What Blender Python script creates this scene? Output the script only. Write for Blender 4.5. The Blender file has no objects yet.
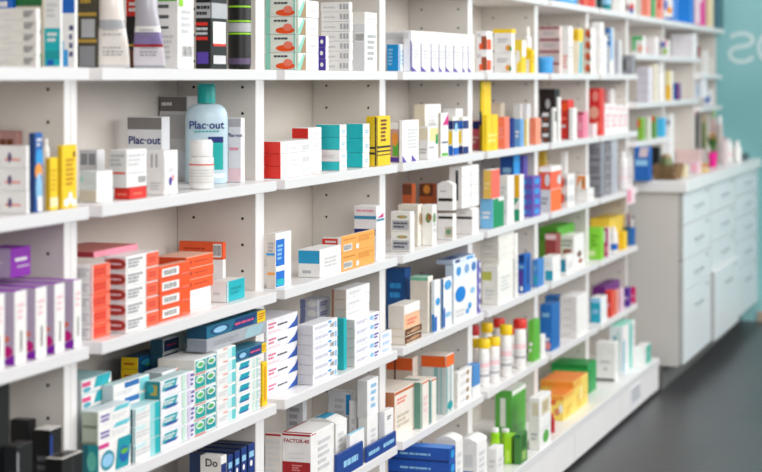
import bpy, bmesh, math, random
from mathutils import Vector, Matrix
random.seed(7)
R = random.Random(11)
scn = bpy.context.scene
COL = scn.collection
DEV = False

# ------------------------------------------------------------------ survey of the room (metres)
FPX = 1850.0
ANG = math.atan(634 / 1850)
SA, CA = math.sin(ANG), math.cos(ANG)
CX, CY, CZ = -5.10, -1.745, 1.486

def inv(px, py, y):
    t = y - CY
    r = (px - 381) / FPX
    Z = t / (SA - r * CA)
    return CX + Z * (CA + r * SA), CZ - (py - 79) / FPX * Z, Z

def wx(px, y): return inv(px, 79, y)[0]
def wz(px, py, y): return inv(px, py, y)[1]
def depth_at(px, x):
    s = x - CX
    r = (px - 381) / FPX
    return s * (SA - r * CA) / (CA + r * SA) + CY

# ------------------------------------------------------------------ materials
PAL = dict(w='#f3f2f0', ow='#e4e1da', cream='#ece2c8', gr='#b4b6ba', lg='#d5d6d8', mg='#8f9196', dg='#5d5e62', k='#141415',
           red='#dc2f25', dred='#a01a24', oran='#f0551c', lor='#f59f3c', amber='#f4ab4e', sal='#f27f68', pk='#f19db0', lpk='#f3cfd4', mag='#d41f86',
           pur='#8d1db2', vio='#5a40a6', navy='#142a72', blue='#1264c2', sky='#2f9ce2', lsky='#93c8ea', teal='#0f9aa0', dteal='#136a72',
           tq='#13b4bd', mint='#93d8c6', green='#159a44', dgreen='#1c6d35', lime='#92d419', lgreen='#63b53c', yel='#f7d00f', dyel='#d6ad12',
           gold='#b9973f', brn='#6d3a22', rust='#9c4a26', beige='#cdc2ae', tan='#a98a66', rose='#a87a76', lil='#c9bccf', sil='#a9adb5',
           gg='#a9b3a2', pach='#f0b48c', txt='#8c8f9a', dtx='#4a4d5a')

def lin(h):
    h = h.lstrip('#')
    o = []
    for i in (0, 2, 4):
        c = int(h[i:i + 2], 16) / 255
        o.append(c / 12.92 if c <= .04045 else ((c + .055) / 1.055) ** 2.4)
    return o

MATS = {}
def M(c, rough=.42, var=.05, scale=35., metal=0., spec=.4):
    key = (c, rough, var, scale, metal)
    if key in MATS: return MATS[key]
    col = lin(PAL.get(c, c))
    m = bpy.data.materials.new('paint_' + c.strip('#'))
    m.use_nodes = True
    nt = m.node_tree
    b = nt.nodes['Principled BSDF']
    tc = nt.nodes.new('ShaderNodeTexCoord')
    nz = nt.nodes.new('ShaderNodeTexNoise'); nz.inputs['Scale'].default_value = scale; nz.inputs['Detail'].default_value = 2
    rp = nt.nodes.new('ShaderNodeValToRGB')
    rp.color_ramp.elements[0].position = .3; rp.color_ramp.elements[1].position = .7
    rp.color_ramp.elements[0].color = [max(0, x * (1 - var)) for x in col] + [1]
    rp.color_ramp.elements[1].color = [min(1, x * (1 + var * .6)) for x in col] + [1]
    nt.links.new(tc.outputs['Object'], nz.inputs['Vector'])
    nt.links.new(nz.outputs['Fac'], rp.inputs['Fac'])
    nt.links.new(rp.outputs['Color'], b.inputs['Base Color'])
    b.inputs['Roughness'].default_value = rough
    b.inputs['Metallic'].default_value = metal
    b.inputs['Specular IOR Level'].default_value = spec
    MATS[key] = m
    return m

# ------------------------------------------------------------------ mesh builder
class MB:
    def __init__(s): s.v = []; s.f = []; s.m = []; s.mats = []
    def mi(s, m):
        if m not in s.mats: s.mats.append(m)
        return s.mats.index(m)
    def quad(s, p, m):
        n = len(s.v); s.v += [tuple(q) for q in p]; s.f.append(tuple(range(n, n + len(p)))); s.m.append(s.mi(m))
    def box(s, a, b, m, faces=None, bev=0.):
        bm = bmesh.new()
        vs = [bm.verts.new((x, y, z)) for x in (a[0], b[0]) for y in (a[1], b[1]) for z in (a[2], b[2])]
        for q in ((0, 1, 3, 2), (4, 6, 7, 5), (0, 4, 5, 1), (2, 3, 7, 6), (0, 2, 6, 4), (1, 5, 7, 3)):
            bm.faces.new([vs[i] for i in q])
        bmesh.ops.recalc_face_normals(bm, faces=bm.faces[:])
        if bev > 0: bmesh.ops.bevel(bm, geom=bm.edges[:], offset=bev, segments=1, affect='EDGES')
        bm.normal_update()
        s.add_bm(bm, m, faces)
    def add_bm(s, bm, m, faces=None, mtx=None):
        bm.verts.index_update()
        n = len(s.v)
        for v in bm.verts:
            s.v.append(tuple(mtx @ v.co) if mtx else tuple(v.co))
        for f in bm.faces:
            mm = m
            if faces:
                nn = f.normal
                k = max((('L', -nn.x), ('R', nn.x), ('F', -nn.y), ('K', nn.y), ('T', nn.z), ('D', -nn.z)), key=lambda q: q[1])[0]
                mm = faces.get(k, m)
            s.f.append(tuple(n + v.index for v in f.verts)); s.m.append(s.mi(mm))
        bm.free()
    def lathe(s, prof, mfun, c=(0, 0), seg=20, sy=1., cap=True):
        """prof: list of (r,z,material) - material for the band above the point"""
        base = len(s.v)
        for r, z, _ in prof:
            for i in range(seg):
                a = 2 * math.pi * i / seg
                s.v.append((c[0] + r * math.cos(a), c[1] + r * sy * math.sin(a), z))
        for j in range(len(prof) - 1):
            mi = s.mi(prof[j][2])
            for i in range(seg):
                i2 = (i + 1) % seg
                s.f.append((base + j * seg + i, base + j * seg + i2, base + (j + 1) * seg + i2, base + (j + 1) * seg + i)); s.m.append(mi)
        if cap:
            s.f.append(tuple(base + i for i in reversed(range(seg)))); s.m.append(s.mi(prof[0][2]))
            k = (len(prof) - 1) * seg
            s.f.append(tuple(base + k + i for i in range(seg))); s.m.append(s.mi(prof[-1][2]))
    def tube(s, pts, r, m, seg=8):
        base = len(s.v)
        for k, p in enumerate(pts):
            p = Vector(p)
            d = (Vector(pts[min(k + 1, len(pts) - 1)]) - Vector(pts[max(k - 1, 0)])).normalized()
            u = d.orthogonal().normalized(); w = d.cross(u)
            rr = r[k] if isinstance(r, (list, tuple)) else r
            for i in range(seg):
                a = 2 * math.pi * i / seg
                s.v.append(tuple(p + u * rr * math.cos(a) + w * rr * math.sin(a)))
        for k in range(len(pts) - 1):
            for i in range(seg):
                i2 = (i + 1) % seg
                s.f.append((base + k * seg + i, base + k * seg + i2, base + (k + 1) * seg + i2, base + (k + 1) * seg + i)); s.m.append(s.mi(m))
        s.f.append(tuple(base + i for i in reversed(range(seg)))); s.m.append(s.mi(m))
        s.f.append(tuple(base + (len(pts) - 1) * seg + i for i in range(seg))); s.m.append(s.mi(m))
    def mesh(s, name, smooth=False):
        me = bpy.data.meshes.new(name)
        me.from_pydata(s.v, [], s.f)
        for m in s.mats: me.materials.append(m)
        me.polygons.foreach_set('material_index', s.m)
        if smooth:
            me.polygons.foreach_set('use_smooth', [True] * len(s.f))
            try: me.set_sharp_from_angle(angle=math.radians(40))
            except Exception: pass
        me.update()
        return me
    def build(s, name, parent=None, loc=(0, 0, 0), smooth=False):
        o = bpy.data.objects.new(name, s.mesh(name, smooth)); COL.objects.link(o)
        o.location = loc
        if parent: o.parent = parent
        return o

def empty(name, loc, rz=0):
    o = bpy.data.objects.new(name, None); COL.objects.link(o); o.location = loc; o.rotation_euler = (0, 0, rz)
    o.empty_display_size = .05
    return o

LABELS = {}
def tag(o, label, cat, group=None):
    o['label'] = label; o['category'] = cat
    if group: o['group'] = group
    if label in LABELS and DEV: print('DUPLABEL', label)
    nw = len(label.split())
    if (nw < 4 or nw > 16) and DEV: print('LABELLEN', nw, label)
    LABELS[label] = o
    return o

def struct(o):
    o['kind'] = 'structure'; return o

def textmesh(body, size, m, mtx, mb, mirror=False, ext=0.0):
    cu = bpy.data.curves.new('t', 'FONT'); cu.body = body; cu.size = size; cu.align_x = 'CENTER'; cu.align_y = 'CENTER'; cu.extrude = ext
    cu.resolution_u = 3; cu.offset = size * .018
    ob = bpy.data.objects.new('t', cu); COL.objects.link(ob)
    dg = bpy.context.evaluated_depsgraph_get(); dg.update()
    me = bpy.data.meshes.new_from_object(ob.evaluated_get(dg))
    mi = mb.mi(m); n = len(mb.v)
    for v in me.vertices:
        c = v.co.copy()
        if mirror: c.x = -c.x
        mb.v.append(tuple(mtx @ c))
    for p in me.polygons:
        mb.f.append(tuple(n + i for i in p.vertices)); mb.m.append(mi)
    bpy.data.objects.remove(ob); bpy.data.meshes.remove(me); bpy.data.curves.remove(cu)

# ------------------------------------------------------------------ shelving
UPR = [-2.83, -1.878, -.92, .006, .925, 1.838, 2.74, 3.605]
PT, ST = .026, .025
ZT = dict(A=1.791, B=1.508, C=1.240, D=.971, E=.701, F=.426, G=.168)
ROWS = 'ABCDEFG'
LIP, BACK, DECK = -.055, .21, -.155
def inner(bay): return UPR[bay - 1] + PT, UPR[bay] - PT
def ceil_of(row): return 2.12 if row == 'A' else ZT[ROWS[ROWS.index(row) - 1]] - ST

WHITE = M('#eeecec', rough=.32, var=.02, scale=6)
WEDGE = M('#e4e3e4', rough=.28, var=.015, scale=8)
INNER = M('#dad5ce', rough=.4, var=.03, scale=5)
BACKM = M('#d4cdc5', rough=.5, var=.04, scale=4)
DARK = M('#1c1c1c', rough=.6)
ORD = ['', 'leftmost', 'second', 'third', 'fourth', 'fifth', 'sixth', 'seventh']
FILL = ['', 'purple-topped cartons and black boxes', 'toothpaste, orange cartons and blue mouthwash bottle', 'red-ended and turquoise-ended cartons', 'row of identical white cartons up top', 'yellow-capped and red-capped bottles', 'green boxes and orange-yellow detergent packs', 'red box and grey packs']
def partition(side_x0, hole_x, hole_dir, rows, root, z1):
    mb = MB()
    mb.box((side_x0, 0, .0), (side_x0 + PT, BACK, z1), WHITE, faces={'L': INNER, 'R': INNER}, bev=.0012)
    # shelf-pin holes drilled in the face
    for i in range(int((z1 - .25) / .064)):
        z = .25 + i * .064
        for y in (.035, .165):
            e = .0006 * hole_dir
            c = []
            for k in range(6):
                a = k * math.pi / 3
                c.append((hole_x + e, y + .0038 * math.cos(a), z + .0038 * math.sin(a)))
            mb.quad(c if hole_dir < 0 else c[::-1], DARK)
    return mb.build('side_panel', root)

for bay in range(1, 8):
    a, b = UPR[bay - 1], UPR[bay]
    root = empty('shelving_unit', (0, 0, 0))
    tag(root, f'{ORD[bay]} white shelving bay from the left, holding {FILL[bay]}', 'shelf', 'white pharmacy shelving bays in one run')
    z1 = 2.12
    partition(a + .0004, a + PT, 1, None, root, z1)
    partition(b - PT - .0004, b - PT - .0004, -1, None, root, z1)
    ia, ib = inner(bay)
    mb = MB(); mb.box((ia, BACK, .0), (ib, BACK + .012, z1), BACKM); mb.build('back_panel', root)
    for r in 'ABCDEF':
        mb = MB(); z = ZT[r]
        mb.box((ia + .0008, LIP, z - ST), (ib - .0008, BACK - .0005, z), WHITE, faces={'F': WEDGE}, bev=.0015)
        mb.build('shelf', root)
    mb = MB(); mb.box((a + .005, DECK, ZT['G'] - .03), (b - .005, -.0005, ZT['G']), WHITE, faces={'F': WEDGE}, bev=.002)
    mb.box((ia + .0008, -.0005, ZT['G'] - .03), (ib - .0008, BACK - .0005, ZT['G']), WHITE); mb.build('bottom_deck', root)
    mb = MB(); mb.box((a + .006, DECK + .004, .022), (b - .006, DECK + .022, ZT['G'] - .031), WHITE, bev=.001); mb.build('plinth_front', root)
    mb = MB(); mb.box((a + .004, DECK + .03, 0), (b - .004, DECK + .045, .022), DARK); mb.build('toe_kick', root)

# ------------------------------------------------------------------ items
SHELFN = dict(A='top-right shelf', B='first shelf', C='second shelf', D='third shelf', E='fourth shelf', F='fifth shelf', G='bottom deck')
PLACED = {}
COUNT = [0]
def where(cell): return f"{SHELFN[cell[0]]}, {ORD[int(cell[1])]} bay"
NTH = ['', 'second', 'third', 'fourth', 'fifth', 'sixth', 'seventh', 'eighth']
def stackword(i, n):
    if n == 1: return ''
    if i == 0: return ', bottom of stack'
    if i == n - 1: return ', top of stack'
    return f', {NTH[i]} from bottom'

def fit(cell, x0, x1, y0, y1, z0, z1, who=''):
    """keeps a thing inside its bay and out of its neighbours"""
    row, bay = cell[0], int(cell[1])
    if row != 'H':
        ia, ib = inner(bay)
        w = x1 - x0
        if x0 < ia + .002:
            if DEV and ia - x0 > .012: print('clampL', cell, who, round(ia - x0, 3))
            x0 = ia + .002; x1 = max(x1, x0 + min(w, .02))
        if x1 > ib - .002:
            if DEV and x1 - ib > .012: print('clampR', cell, who, round(x1 - ib, 3))
            x1 = ib - .002; x0 = min(x0, x1 - min(w, .02))
        front = DECK if row == 'G' else LIP
        y0 = max(y0, front + .002); y1 = min(y1, BACK - .004)
        z1 = min(z1, ceil_of(row) - .004)
    L = PLACED.setdefault(row, [])
    g = .0006
    for _ in range(12):
        hit = None
        for q in L:
            if x0 < q[1] - g and x1 > q[0] + g and y0 < q[3] - g and y1 > q[2] + g and z0 < q[5] - g and z1 > q[4] + g:
                hit = q; break
        if not hit: break
        opts = []
        opts.append((x1 - hit[0], 'x1', hit[0] - g, (hit[0] - g - x0)))
        opts.append((hit[1] - x0, 'x0', hit[1] + g, (x1 - hit[1] - g)))
        opts.append(((y1 - hit[2]) * (.3 if y0 < hit[2] - .006 else 3), 'y1', hit[2] - g, (hit[2] - g - y0)))
        opts.append((hit[3] - y0, 'y0', hit[3] + g, (y1 - hit[3] - g)))
        opts = [o for o in opts if o[3] > .008] or opts
        o = min(opts, key=lambda q: q[0])
        if o[1] == 'x1': x1 = o[2]
        elif o[1] == 'x0': x0 = o[2]
        elif o[1] == 'y1': y1 = o[2]
        else: y0 = o[2]
        if x1 - x0 < .006 or y1 - y0 < .006: return None
    L.append((x0, x1, y0, y1, z0, z1))
    return x0, x1, y0, y1, z1

def decals(mb, X, Y, H, dec, rnd):
    """marks printed on a carton: 'F u0 v0 u1 v1 colour' patch, 't..' lines of print, 'b..' bar code, 'o..' oval"""
    def P(face, u, v, e):
        if face == 'F': return (X * (u - .5), -Y / 2 - e, H * v)
        if face == 'L': return (-X / 2 - e, Y * (.5 - u), H * v)
        return (X * (u - .5), Y * (v - .5), H + e)
    def rect(face, u0, v0, u1, v1, m, e):
        u0, u1 = max(u0, .012), min(u1, .988); v0, v1 = max(v0, .012), min(v1, .988)
        mb.quad([P(face, u0, v0, e), P(face, u1, v0, e), P(face, u1, v1, e), P(face, u0, v1, e)], m)
    k = 0
    for it in dec.split(';'):
        it = it.split()
        if not it: continue
        k += 1
        e = .00035 + .00012 * k
        c = it[0]; face = c[-1]
        u0, v0, u1, v1 = map(float, it[1:5]); m = M(it[5])
        if len(c) == 1: rect(face, u0, v0, u1, v1, m, e)
        elif c[0] == 't':
            n = int(it[6]) if len(it) > 6 else 3
            for i in range(n):
                vv = v1 - (i + .5) * (v1 - v0) / n; hh = (v1 - v0) / n * .28
                u = u0
                end = u1 - (rnd.random() * .35 * (u1 - u0) if i else 0)
                while u < end - .01:
                    ln = min(end - u, (u1 - u0) * (.12 + .22 * rnd.random()))
                    rect(face, u, vv - hh, u + ln * .86, vv + hh, m, e); u += ln
        elif c[0] == 'b':
            mw = M('w'); rect(face, u0, v0, u1, v1, mw, e)
            u = u0 + .05 * (u1 - u0)
            while u < u1 - .06 * (u1 - u0):
                ln = (u1 - u0) * (.02 + .05 * rnd.random())
                rect(face, u, v0 + .12 * (v1 - v0), min(u + ln, u1), v1 - .12 * (v1 - v0), m, e + .0001); u += ln * 2
        elif c[0] == 'o':
            pts = []
            for i in range(14):
                a = 2 * math.pi * i / 14
                pts.append(P(face, (u0 + u1) / 2 + (u1 - u0) / 2 * math.cos(a), (v0 + v1) / 2 + (v1 - v0) / 2 * math.sin(a), e))
            mb.quad(pts, m)
        elif c[0] == 'd':      # triangle in the lower right corner
            mb.quad([P(face, u0, v0, e), P(face, u1, v0, e), P(face, u1, v1, e)], m)
        elif c[0] == 'a':      # triangle in the lower left corner
            mb.quad([P(face, u0, v0, e), P(face, u1, v0, e), P(face, u0, v1, e)], m)
        elif c[0] == 'p':      # slanted patch
            s_ = (u1 - u0) * .18
            mb.quad([P(face, u0, v0, e), P(face, u1 - s_, v0, e), P(face, u1, v1, e), P(face, u0 + s_, v1, e)], m)

def text_on(o_mb, face, X, Y, H, u, v, body, size, col, e=.0012):
    if face == 'F':
        mtx = Matrix.Translation((X * (u - .5), -Y / 2 - e, H * v)) @ Matrix.Rotation(math.pi / 2, 4, 'X')
    else:
        mtx = Matrix.Translation((-X / 2 - e, Y * (.5 - u), H * v)) @ Matrix.Rotation(-math.pi / 2, 4, 'Z') @ Matrix.Rotation(math.pi / 2, 4, 'X')
    textmesh(body, size, M(col), mtx, o_mb)

def cmesh(X, Y, H, c, L, F, T, dec, name, text=None, dome=0.):
    mb = MB()
    base = M(c); rnd = random.Random(int(X * 1e5) + int(H * 1e4))
    fm = {'L': M(L or c), 'F': M(F or c), 'T': M(T or c), 'R': M(L or c)}
    mb.box((-X / 2, -Y / 2, 0), (X / 2, Y / 2, H), base, faces=fm, bev=min(.0012, X * .05, H * .05))
    if dome:
        n = 6
        for i in range(n):
            a0, a1 = i / n, (i + 1) / n
            z = lambda q: H + dome * math.sin(math.pi * q)
            mb.quad([(-X / 2, Y * (a0 - .5), z(a0)), (X / 2, Y * (a0 - .5), z(a0)), (X / 2, Y * (a1 - .5), z(a1)), (-X / 2, Y * (a1 - .5), z(a1))], M(T if i in (2, 3) and T else c))
        for sx in (-1, 1):
            mb.quad([(sx * X / 2, Y * (i / n - .5), H + dome * math.sin(math.pi * i / n)) for i in range(n + 1)], base)
    if dec: decals(mb, X, Y, H, dec, rnd)
    if text:
        for t in text: text_on(mb, t[0], X, Y, H, *t[1:])
    return mb.mesh(name)

def B(cell, d, xl, xe, xr, yt, n=1, y0=-.045, yb=None, on=None, c='w', L=None, F=None, T=None, dec='', depth=None, nm='medicine_box', cat='box',
      text=None, zb=None, words=None, jit=1., rot=None, dome=0., run=None, group=None, place=None):
    """n cartons stacked where the photograph shows them: left-back edge xl, front-left edge xe, front-right edge xr, top yt"""
    x0 = wx(xe, y0); x1 = wx(xr, y0)
    if depth is not None: y1 = y0 + depth
    elif xl is None: y1 = y0 + .1
    else: y1 = max(y0 + .01, depth_at(xl, x0))
    z0 = zb if zb is not None else (on if on is not None else ZT[cell[0]] if cell[0] in ZT else zb)
    if yb is not None: z0 = wz(xe, yb, y0)
    z1 = wz(xe, yt, y0)
    if z1 < z0 + .006:
        if DEV: print('flat', cell, d, z0, z1)
        z1 = z0 + .012
    r = fit(cell, x0, x1, y0, y1, z0, z1, d)
    if r is None:
        if DEV: print('DROPPED', cell, d)
        return z1
    if DEV and (abs(r[0] - x0) > .015 or abs(r[1] - x1) > .03 or abs(r[2] - y0) > .02): print('moved', cell, d, [round(v, 3) for v in (x0, x1, y0, y1)], [round(v, 3) for v in r])
    x0, x1, y0, y1, z1 = r
    X, Y, H = x1 - x0 - .0005, y1 - y0 - .0005, (z1 - z0) / n - .0005
    me = cmesh(X, Y, H, c, L, F, T, dec, nm, text, dome)
    place = place or where(cell)
    grp = group or (f'stacked {d}, {place}' if n > 1 else None)
    src = None
    for i in range(n):
        if src is None:
            o = bpy.data.objects.new(nm, me); src = o
        else:
            o = src.copy()
        COL.objects.link(o)
        j = .0016 * jit if n > 1 else 0
        o.location = ((x0 + x1) / 2 + R.uniform(-j, j) * .15, (y0 + y1) / 2 + (R.uniform(0, j)), z0 + .0007 + i * (z1 - z0) / n)
        if n > 1: o.rotation_euler = (0, 0, R.uniform(-.004, .004))
        sw = (words[i] if words else stackword(i, n))
        tag(o, f'{d}{sw}, {place}', cat, grp)
        COUNT[0] += 1
    return z1

def ROWOF(cell, d, spans, yts, **kw):
    """a run of alike cartons standing side by side"""
    n = len(spans)
    for i, (a, b) in enumerate(spans):
        yt = yts[0] + (yts[1] - yts[0]) * (i / max(1, n - 1))
        pos = ['leftmost', 'second', 'third', 'fourth', 'fifth', 'sixth', 'seventh', 'eighth', 'ninth'][i] if n > 1 else ''
        if i == n - 1: pos = 'rightmost'
        B(cell, f'{d}, {pos} of run', None, a, b, yt, group=f'run of {d}, {where(cell)}', **kw)

def bottle(cell, d, px, wpx, yt, y=-.01, prof=None, body='w', cap='w', label=None, nm='bottle', cat='bottle', sy=1., zb=None, capfrac=.16, neck=.45, shoulder=.12, labz=(.15, .65), seg=18, text=None, place=None, dec=None, group=None, rotz=0.):
    x, zt, Z = inv(px, yt, y)
    r = wpx / 2 * Z / FPX
    z0 = ZT[cell[0]] if zb is None else zb
    H = zt - z0
    fy = 1. if rotz else sy
    q = fit(cell, x - r, x + r, y - r * fy, y + r * fy, z0, zt, d)
    if q is None:
        if DEV: print('DROPPED', cell, d)
        return
    x = (q[0] + q[1]) / 2; y = (q[2] + q[3]) / 2; r = min(r, (q[1] - q[0]) / 2, (q[3] - q[2]) / 2 / fy) - .0005
    root = empty(nm, (x, y, z0 + .0007), rotz); tag(root, f'{d}, {place or where(cell)}', cat, group)
    COUNT[0] += 1
    hb = H * (1 - capfrac)
    mb = MB(); m = M(body, rough=.3)
    pr = [(r * .9, 0, m), (r, H * .025, m), (r, hb - H * shoulder, m)]
    for t in (.25, .5, .75, 1.):
        pr.append((r * (neck + (1 - neck) * math.cos(t * math.pi / 2) ** .8) if t < 1 else r * neck, hb - H * shoulder * (1 - math.sin(t * math.pi / 2)), m))
    pr.append((r * neck, hb + .001, m))
    mb.lathe(pr, None, seg=seg, sy=sy)
    mb.build('bottle_body', root, smooth=True)
    mb = MB(); m = M(cap, rough=.35); rc = r * neck * 1.18
    mb.lathe([(rc, hb + .001, m), (rc, hb + (H - hb) * .85, m), (rc * .88, H, m)], None, seg=seg, sy=1 if sy == 1 else min(1, sy * 1.4))
    mb.build('cap', root, smooth=True)
    if label:
        mb = MB(); m = M(label)
        a0, a1 = labz
        rl = r + .0006
        mb.lathe([(rl, H * a0, m), (rl, H * a1, m)], None, seg=seg, sy=sy, cap=False)
        if dec:
            for (z_a, z_b, cc) in dec:
                m2 = M(cc); rr = rl + .0005
                mb.lathe([(rr, H * z_a, m2), (rr, H * z_b, m2)], None, seg=seg, sy=sy, cap=False)
        lo = mb.build('bottle_label', root, smooth=True)
    return root, r, H


# ================================================================== things on the shelves
TX = 'dtx'
# ---- first shelf
B('B1', 'flat white carton with print at its right end', -12, 37, 41, 8, n=5, c='w', L='ow', dec='tL .06 .3 .5 .6 lg 2;tL .74 .2 .94 .8 dtx 3')
B('B1', 'tall box, turquoise below and white above', 44, 60.5, 62.5, -14, y0=-.04, c='w', L='w', dec='L 0 .0 1 .48 tq;L 0 .1 1 .2 teal;tL .2 .3 .8 .44 w 2;L .2 .02 .6 .09 blue;tL .15 .6 .8 .8 lg 3')
B('B1', 'beige-green box with a dark square', 16, 43, 46, -18, y0=.04, c='cream', L='beige', dec='L 0 .72 1 1 dgreen;L .75 .38 .98 .52 dg;L .8 0 1 .16 green;tL .1 .2 .6 .34 gr 3')
B('B1', 'tall white box with a blue fading edge', 62, 76, 78.5, -20, y0=-.03, c='w', L='w', dec='L 0 .62 1 1 blue;L .0 .0 .22 .3 lsky;L .2 .0 .5 .2 sky;tL .6 .1 .9 .5 navy 4')
B('B1', 'blue box behind the white cartons', -4, 11, 16, -30, y0=.10, c='blue', L='blue', dec='tL .1 .6 .8 .8 w 2')

def squeeze_tube(cell, d, px, wpx, yt, y, tilt, bands, yb=None):
    x, zt, Z = inv(px, yt, y)
    w = wpx * Z / FPX / 2 * 1.18
    z0 = ZT[cell[0]]; H = zt - z0
    q = fit(cell, x - w * .5, x + w * .5, y - w, y + w, z0, zt, d)
    if q is None:
        if DEV: print('DROPPED', cell, d)
        return
    root = empty('squeeze_tube', ((q[0] + q[1]) / 2, (q[2] + q[3]) / 2, z0 + .0008), math.radians(-72)); tag(root, f'{d}, {where(cell)}', 'tube'); COUNT[0] += 1
    mb = MB(); seg = 20; nz = 26
    base = 0
    hb = H * .86
    rows = []
    for k in range(nz + 1):
        t = k / nz
        f = min(1, max(0, (t - .06) / .75)); f = f * f * (3 - 2 * f)
        rx = w * (1 - .28 * f); ry = .0025 + (w * .62) * f
        for i in range(seg):
            a = 2 * math.pi * i / seg
            mb.v.append((rx * math.cos(a) + tilt * t * H, ry * math.sin(a), hb * t))
    def colour(t, i):
        for a, b, c in bands:
            if a <= t < b: return M(c, rough=.22, spec=.6)
        return M('w', rough=.25)
    for k in range(nz):
        for i in range(seg):
            i2 = (i + 1) % seg
            mb.f.append((k * seg + i, k * seg + i2, (k + 1) * seg + i2, (k + 1) * seg + i)); mb.m.append(mb.mi(colour((k + .5) / nz, i)))
    mb.f.append(tuple(reversed(range(seg)))); mb.m.append(mb.mi(M('sil')))
    mb.f.append(tuple(nz * seg + i for i in range(seg))); mb.m.append(mb.mi(M('sil')))
    rnd = random.Random(int(px))
    for t in (.16, .2, .25, .42, .48):     # print on the tube
        u = -.55
        while u < .5:
            l = .08 + .18 * rnd.random(); f = min(1, max(0, (t - .06) / .75)); f = f * f * (3 - 2 * f)
            rx = w * (1 - .28 * f); ry = .0025 + w * .62 * f
            pp = []
            for uu, tt in ((u, t), (u + l, t), (u + l, t + .015), (u, t + .015)):
                uu = max(-.7, min(.7, uu)); pp.append((rx * uu + tilt * tt * H, -ry * math.sqrt(1 - uu * uu) - .0025, hb * tt))
            mb.quad(pp, M('mg')); u += l + .08
    mb.build('tube_body', root, smooth=True)
    mb = MB(); m = M('dg', rough=.3)
    bm = MB(); c = (tilt * H, 0)
    bm.lathe([(w * .5, hb, m), (w * .45, H, m)], None, c=c, seg=16)
    bm.build('cap', root, smooth=True)

B('B2', 'dark olive carton with gold bands', 77.5, 97, 99, -16, y0=-.005, c='#3a372c', L='#4a4638', dec='L 0 .3 1 .34 gold;L 0 .62 1 .66 gold;L .1 .0 .9 .26 mg;L .2 .36 .9 .58 gr;tL .15 .75 .85 .95 gold 2')
squeeze_tube('B2', 'cream squeeze tube with a crimped foot', 113, 29, -22, -.03, -.02, [(0, .045, 'lg'), (.045, .5, '#efe9e2'), (.5, .6, 'gr'), (.6, 1, '#efe6df')])
B('B2', 'black box with a red top and gold stripe', 126, 141, 143, -16, y0=.03, c='k', L='k', dec='L 0 .62 1 .86 red;L 0 .26 1 .29 gold;L .1 .02 .8 .22 brn;tL .2 .66 .8 .8 w 2')
squeeze_tube('B2', 'silver squeeze tube with purple and red bands', 152, 27, -22, -.03, -.045, [(0, .05, 'sil'), (.05, .26, '#ded8e0'), (.26, .3, 'dred'), (.3, .46, '#8677a8'), (.46, .52, 'w'), (.52, 1, '#b9b6bf')])
B('B2', 'white box with lime stripes and a bar code', 155, 178, 194, -18, y0=-.03, c='w', dec='L 0 .78 .95 1 lgreen;L .0 .70 .6 .74 dg;L .0 .58 .6 .62 dg;L .1 .46 .6 .49 dg;tL .15 .1 .85 .4 lg 5;F .05 .72 .3 1 lime;tF .2 .4 .8 .7 lg 4;bF .25 .12 .9 .28 k')
B('B2', 'black box with a silver window and red-edged panel', 195.5, 211, 227, -16, y0=-.035, c='k', L='k', dec='L 0 .60 1 .78 gr;tL .06 .62 .94 .76 k 2;L .0 .51 .8 .55 red;L .0 .34 .8 .38 red;tL .05 .39 .8 .5 lg 2;L .1 .06 .85 .2 vio;F .0 .60 1 .78 gr;F .1 .3 .9 .56 w;F .1 .27 .9 .30 red;F .12 .06 .9 .16 lg;tF .1 .82 .9 .95 mg 2')
bottle('B2', 'black canister with lime rings', 239.5, 23, -16, y=-.005, body='k', cap='k', label='k', labz=(.05, .9), capfrac=.05, neck=.9, shoulder=.04, nm='canister', dec=[(.405, .425, 'lime'), (.55, .57, 'lime'), (.435, .54, 'gr'), (.72, .74, 'lime'), (.06, .13, '#5b4b6b')])

B('B3', 'mint and white carton with an orange picture', 265, 296, 319, -1, n=4, y0=-.04, c='w', L='#e6ece2', dec='L .0 .0 .18 1 mint;L .93 .0 1 1 mint;oL .35 .04 .98 .42 oran;oL .6 .2 .9 .62 sal;tL .3 .68 .75 .88 dtx 1;dF .0 0 .35 1 mint;F .0 0 .1 1 gg;dF .18 0 .42 1 tan;tF .6 .3 .9 .5 lg 2')
B('B3', 'slim white carton with grey print', 321, 350, 353, 2, n=7, y0=-.02, c='w', dec='tL .1 .3 .5 .6 lg 1;L .66 .25 .74 .8 gr;L .78 .25 .86 .8 gr;L .89 .25 .95 .8 gr')
for i, yy in enumerate((71, 58.5, 47.5)):
    pass
B('B3', 'purple-ended white carton', 318, 326, 329, 36, n=3, y0=-.043, c='w', L='#5136a0', dec='oL .3 .3 .7 .7 w')
t = B('B3', 'tall white box with a bar code', 352, 365, 377, 24, y0=-.035, c='w', L='lg', dec='bL .25 .62 .9 .82 k;tF .2 .2 .9 .8 gr 5')
B('B3', 'white carton lying on the tall white box', 350, 365, 377, 12, y0=-.03, on=t, c='w', L='ow', dec='tF .2 .3 .8 .6 lg 1')

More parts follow.
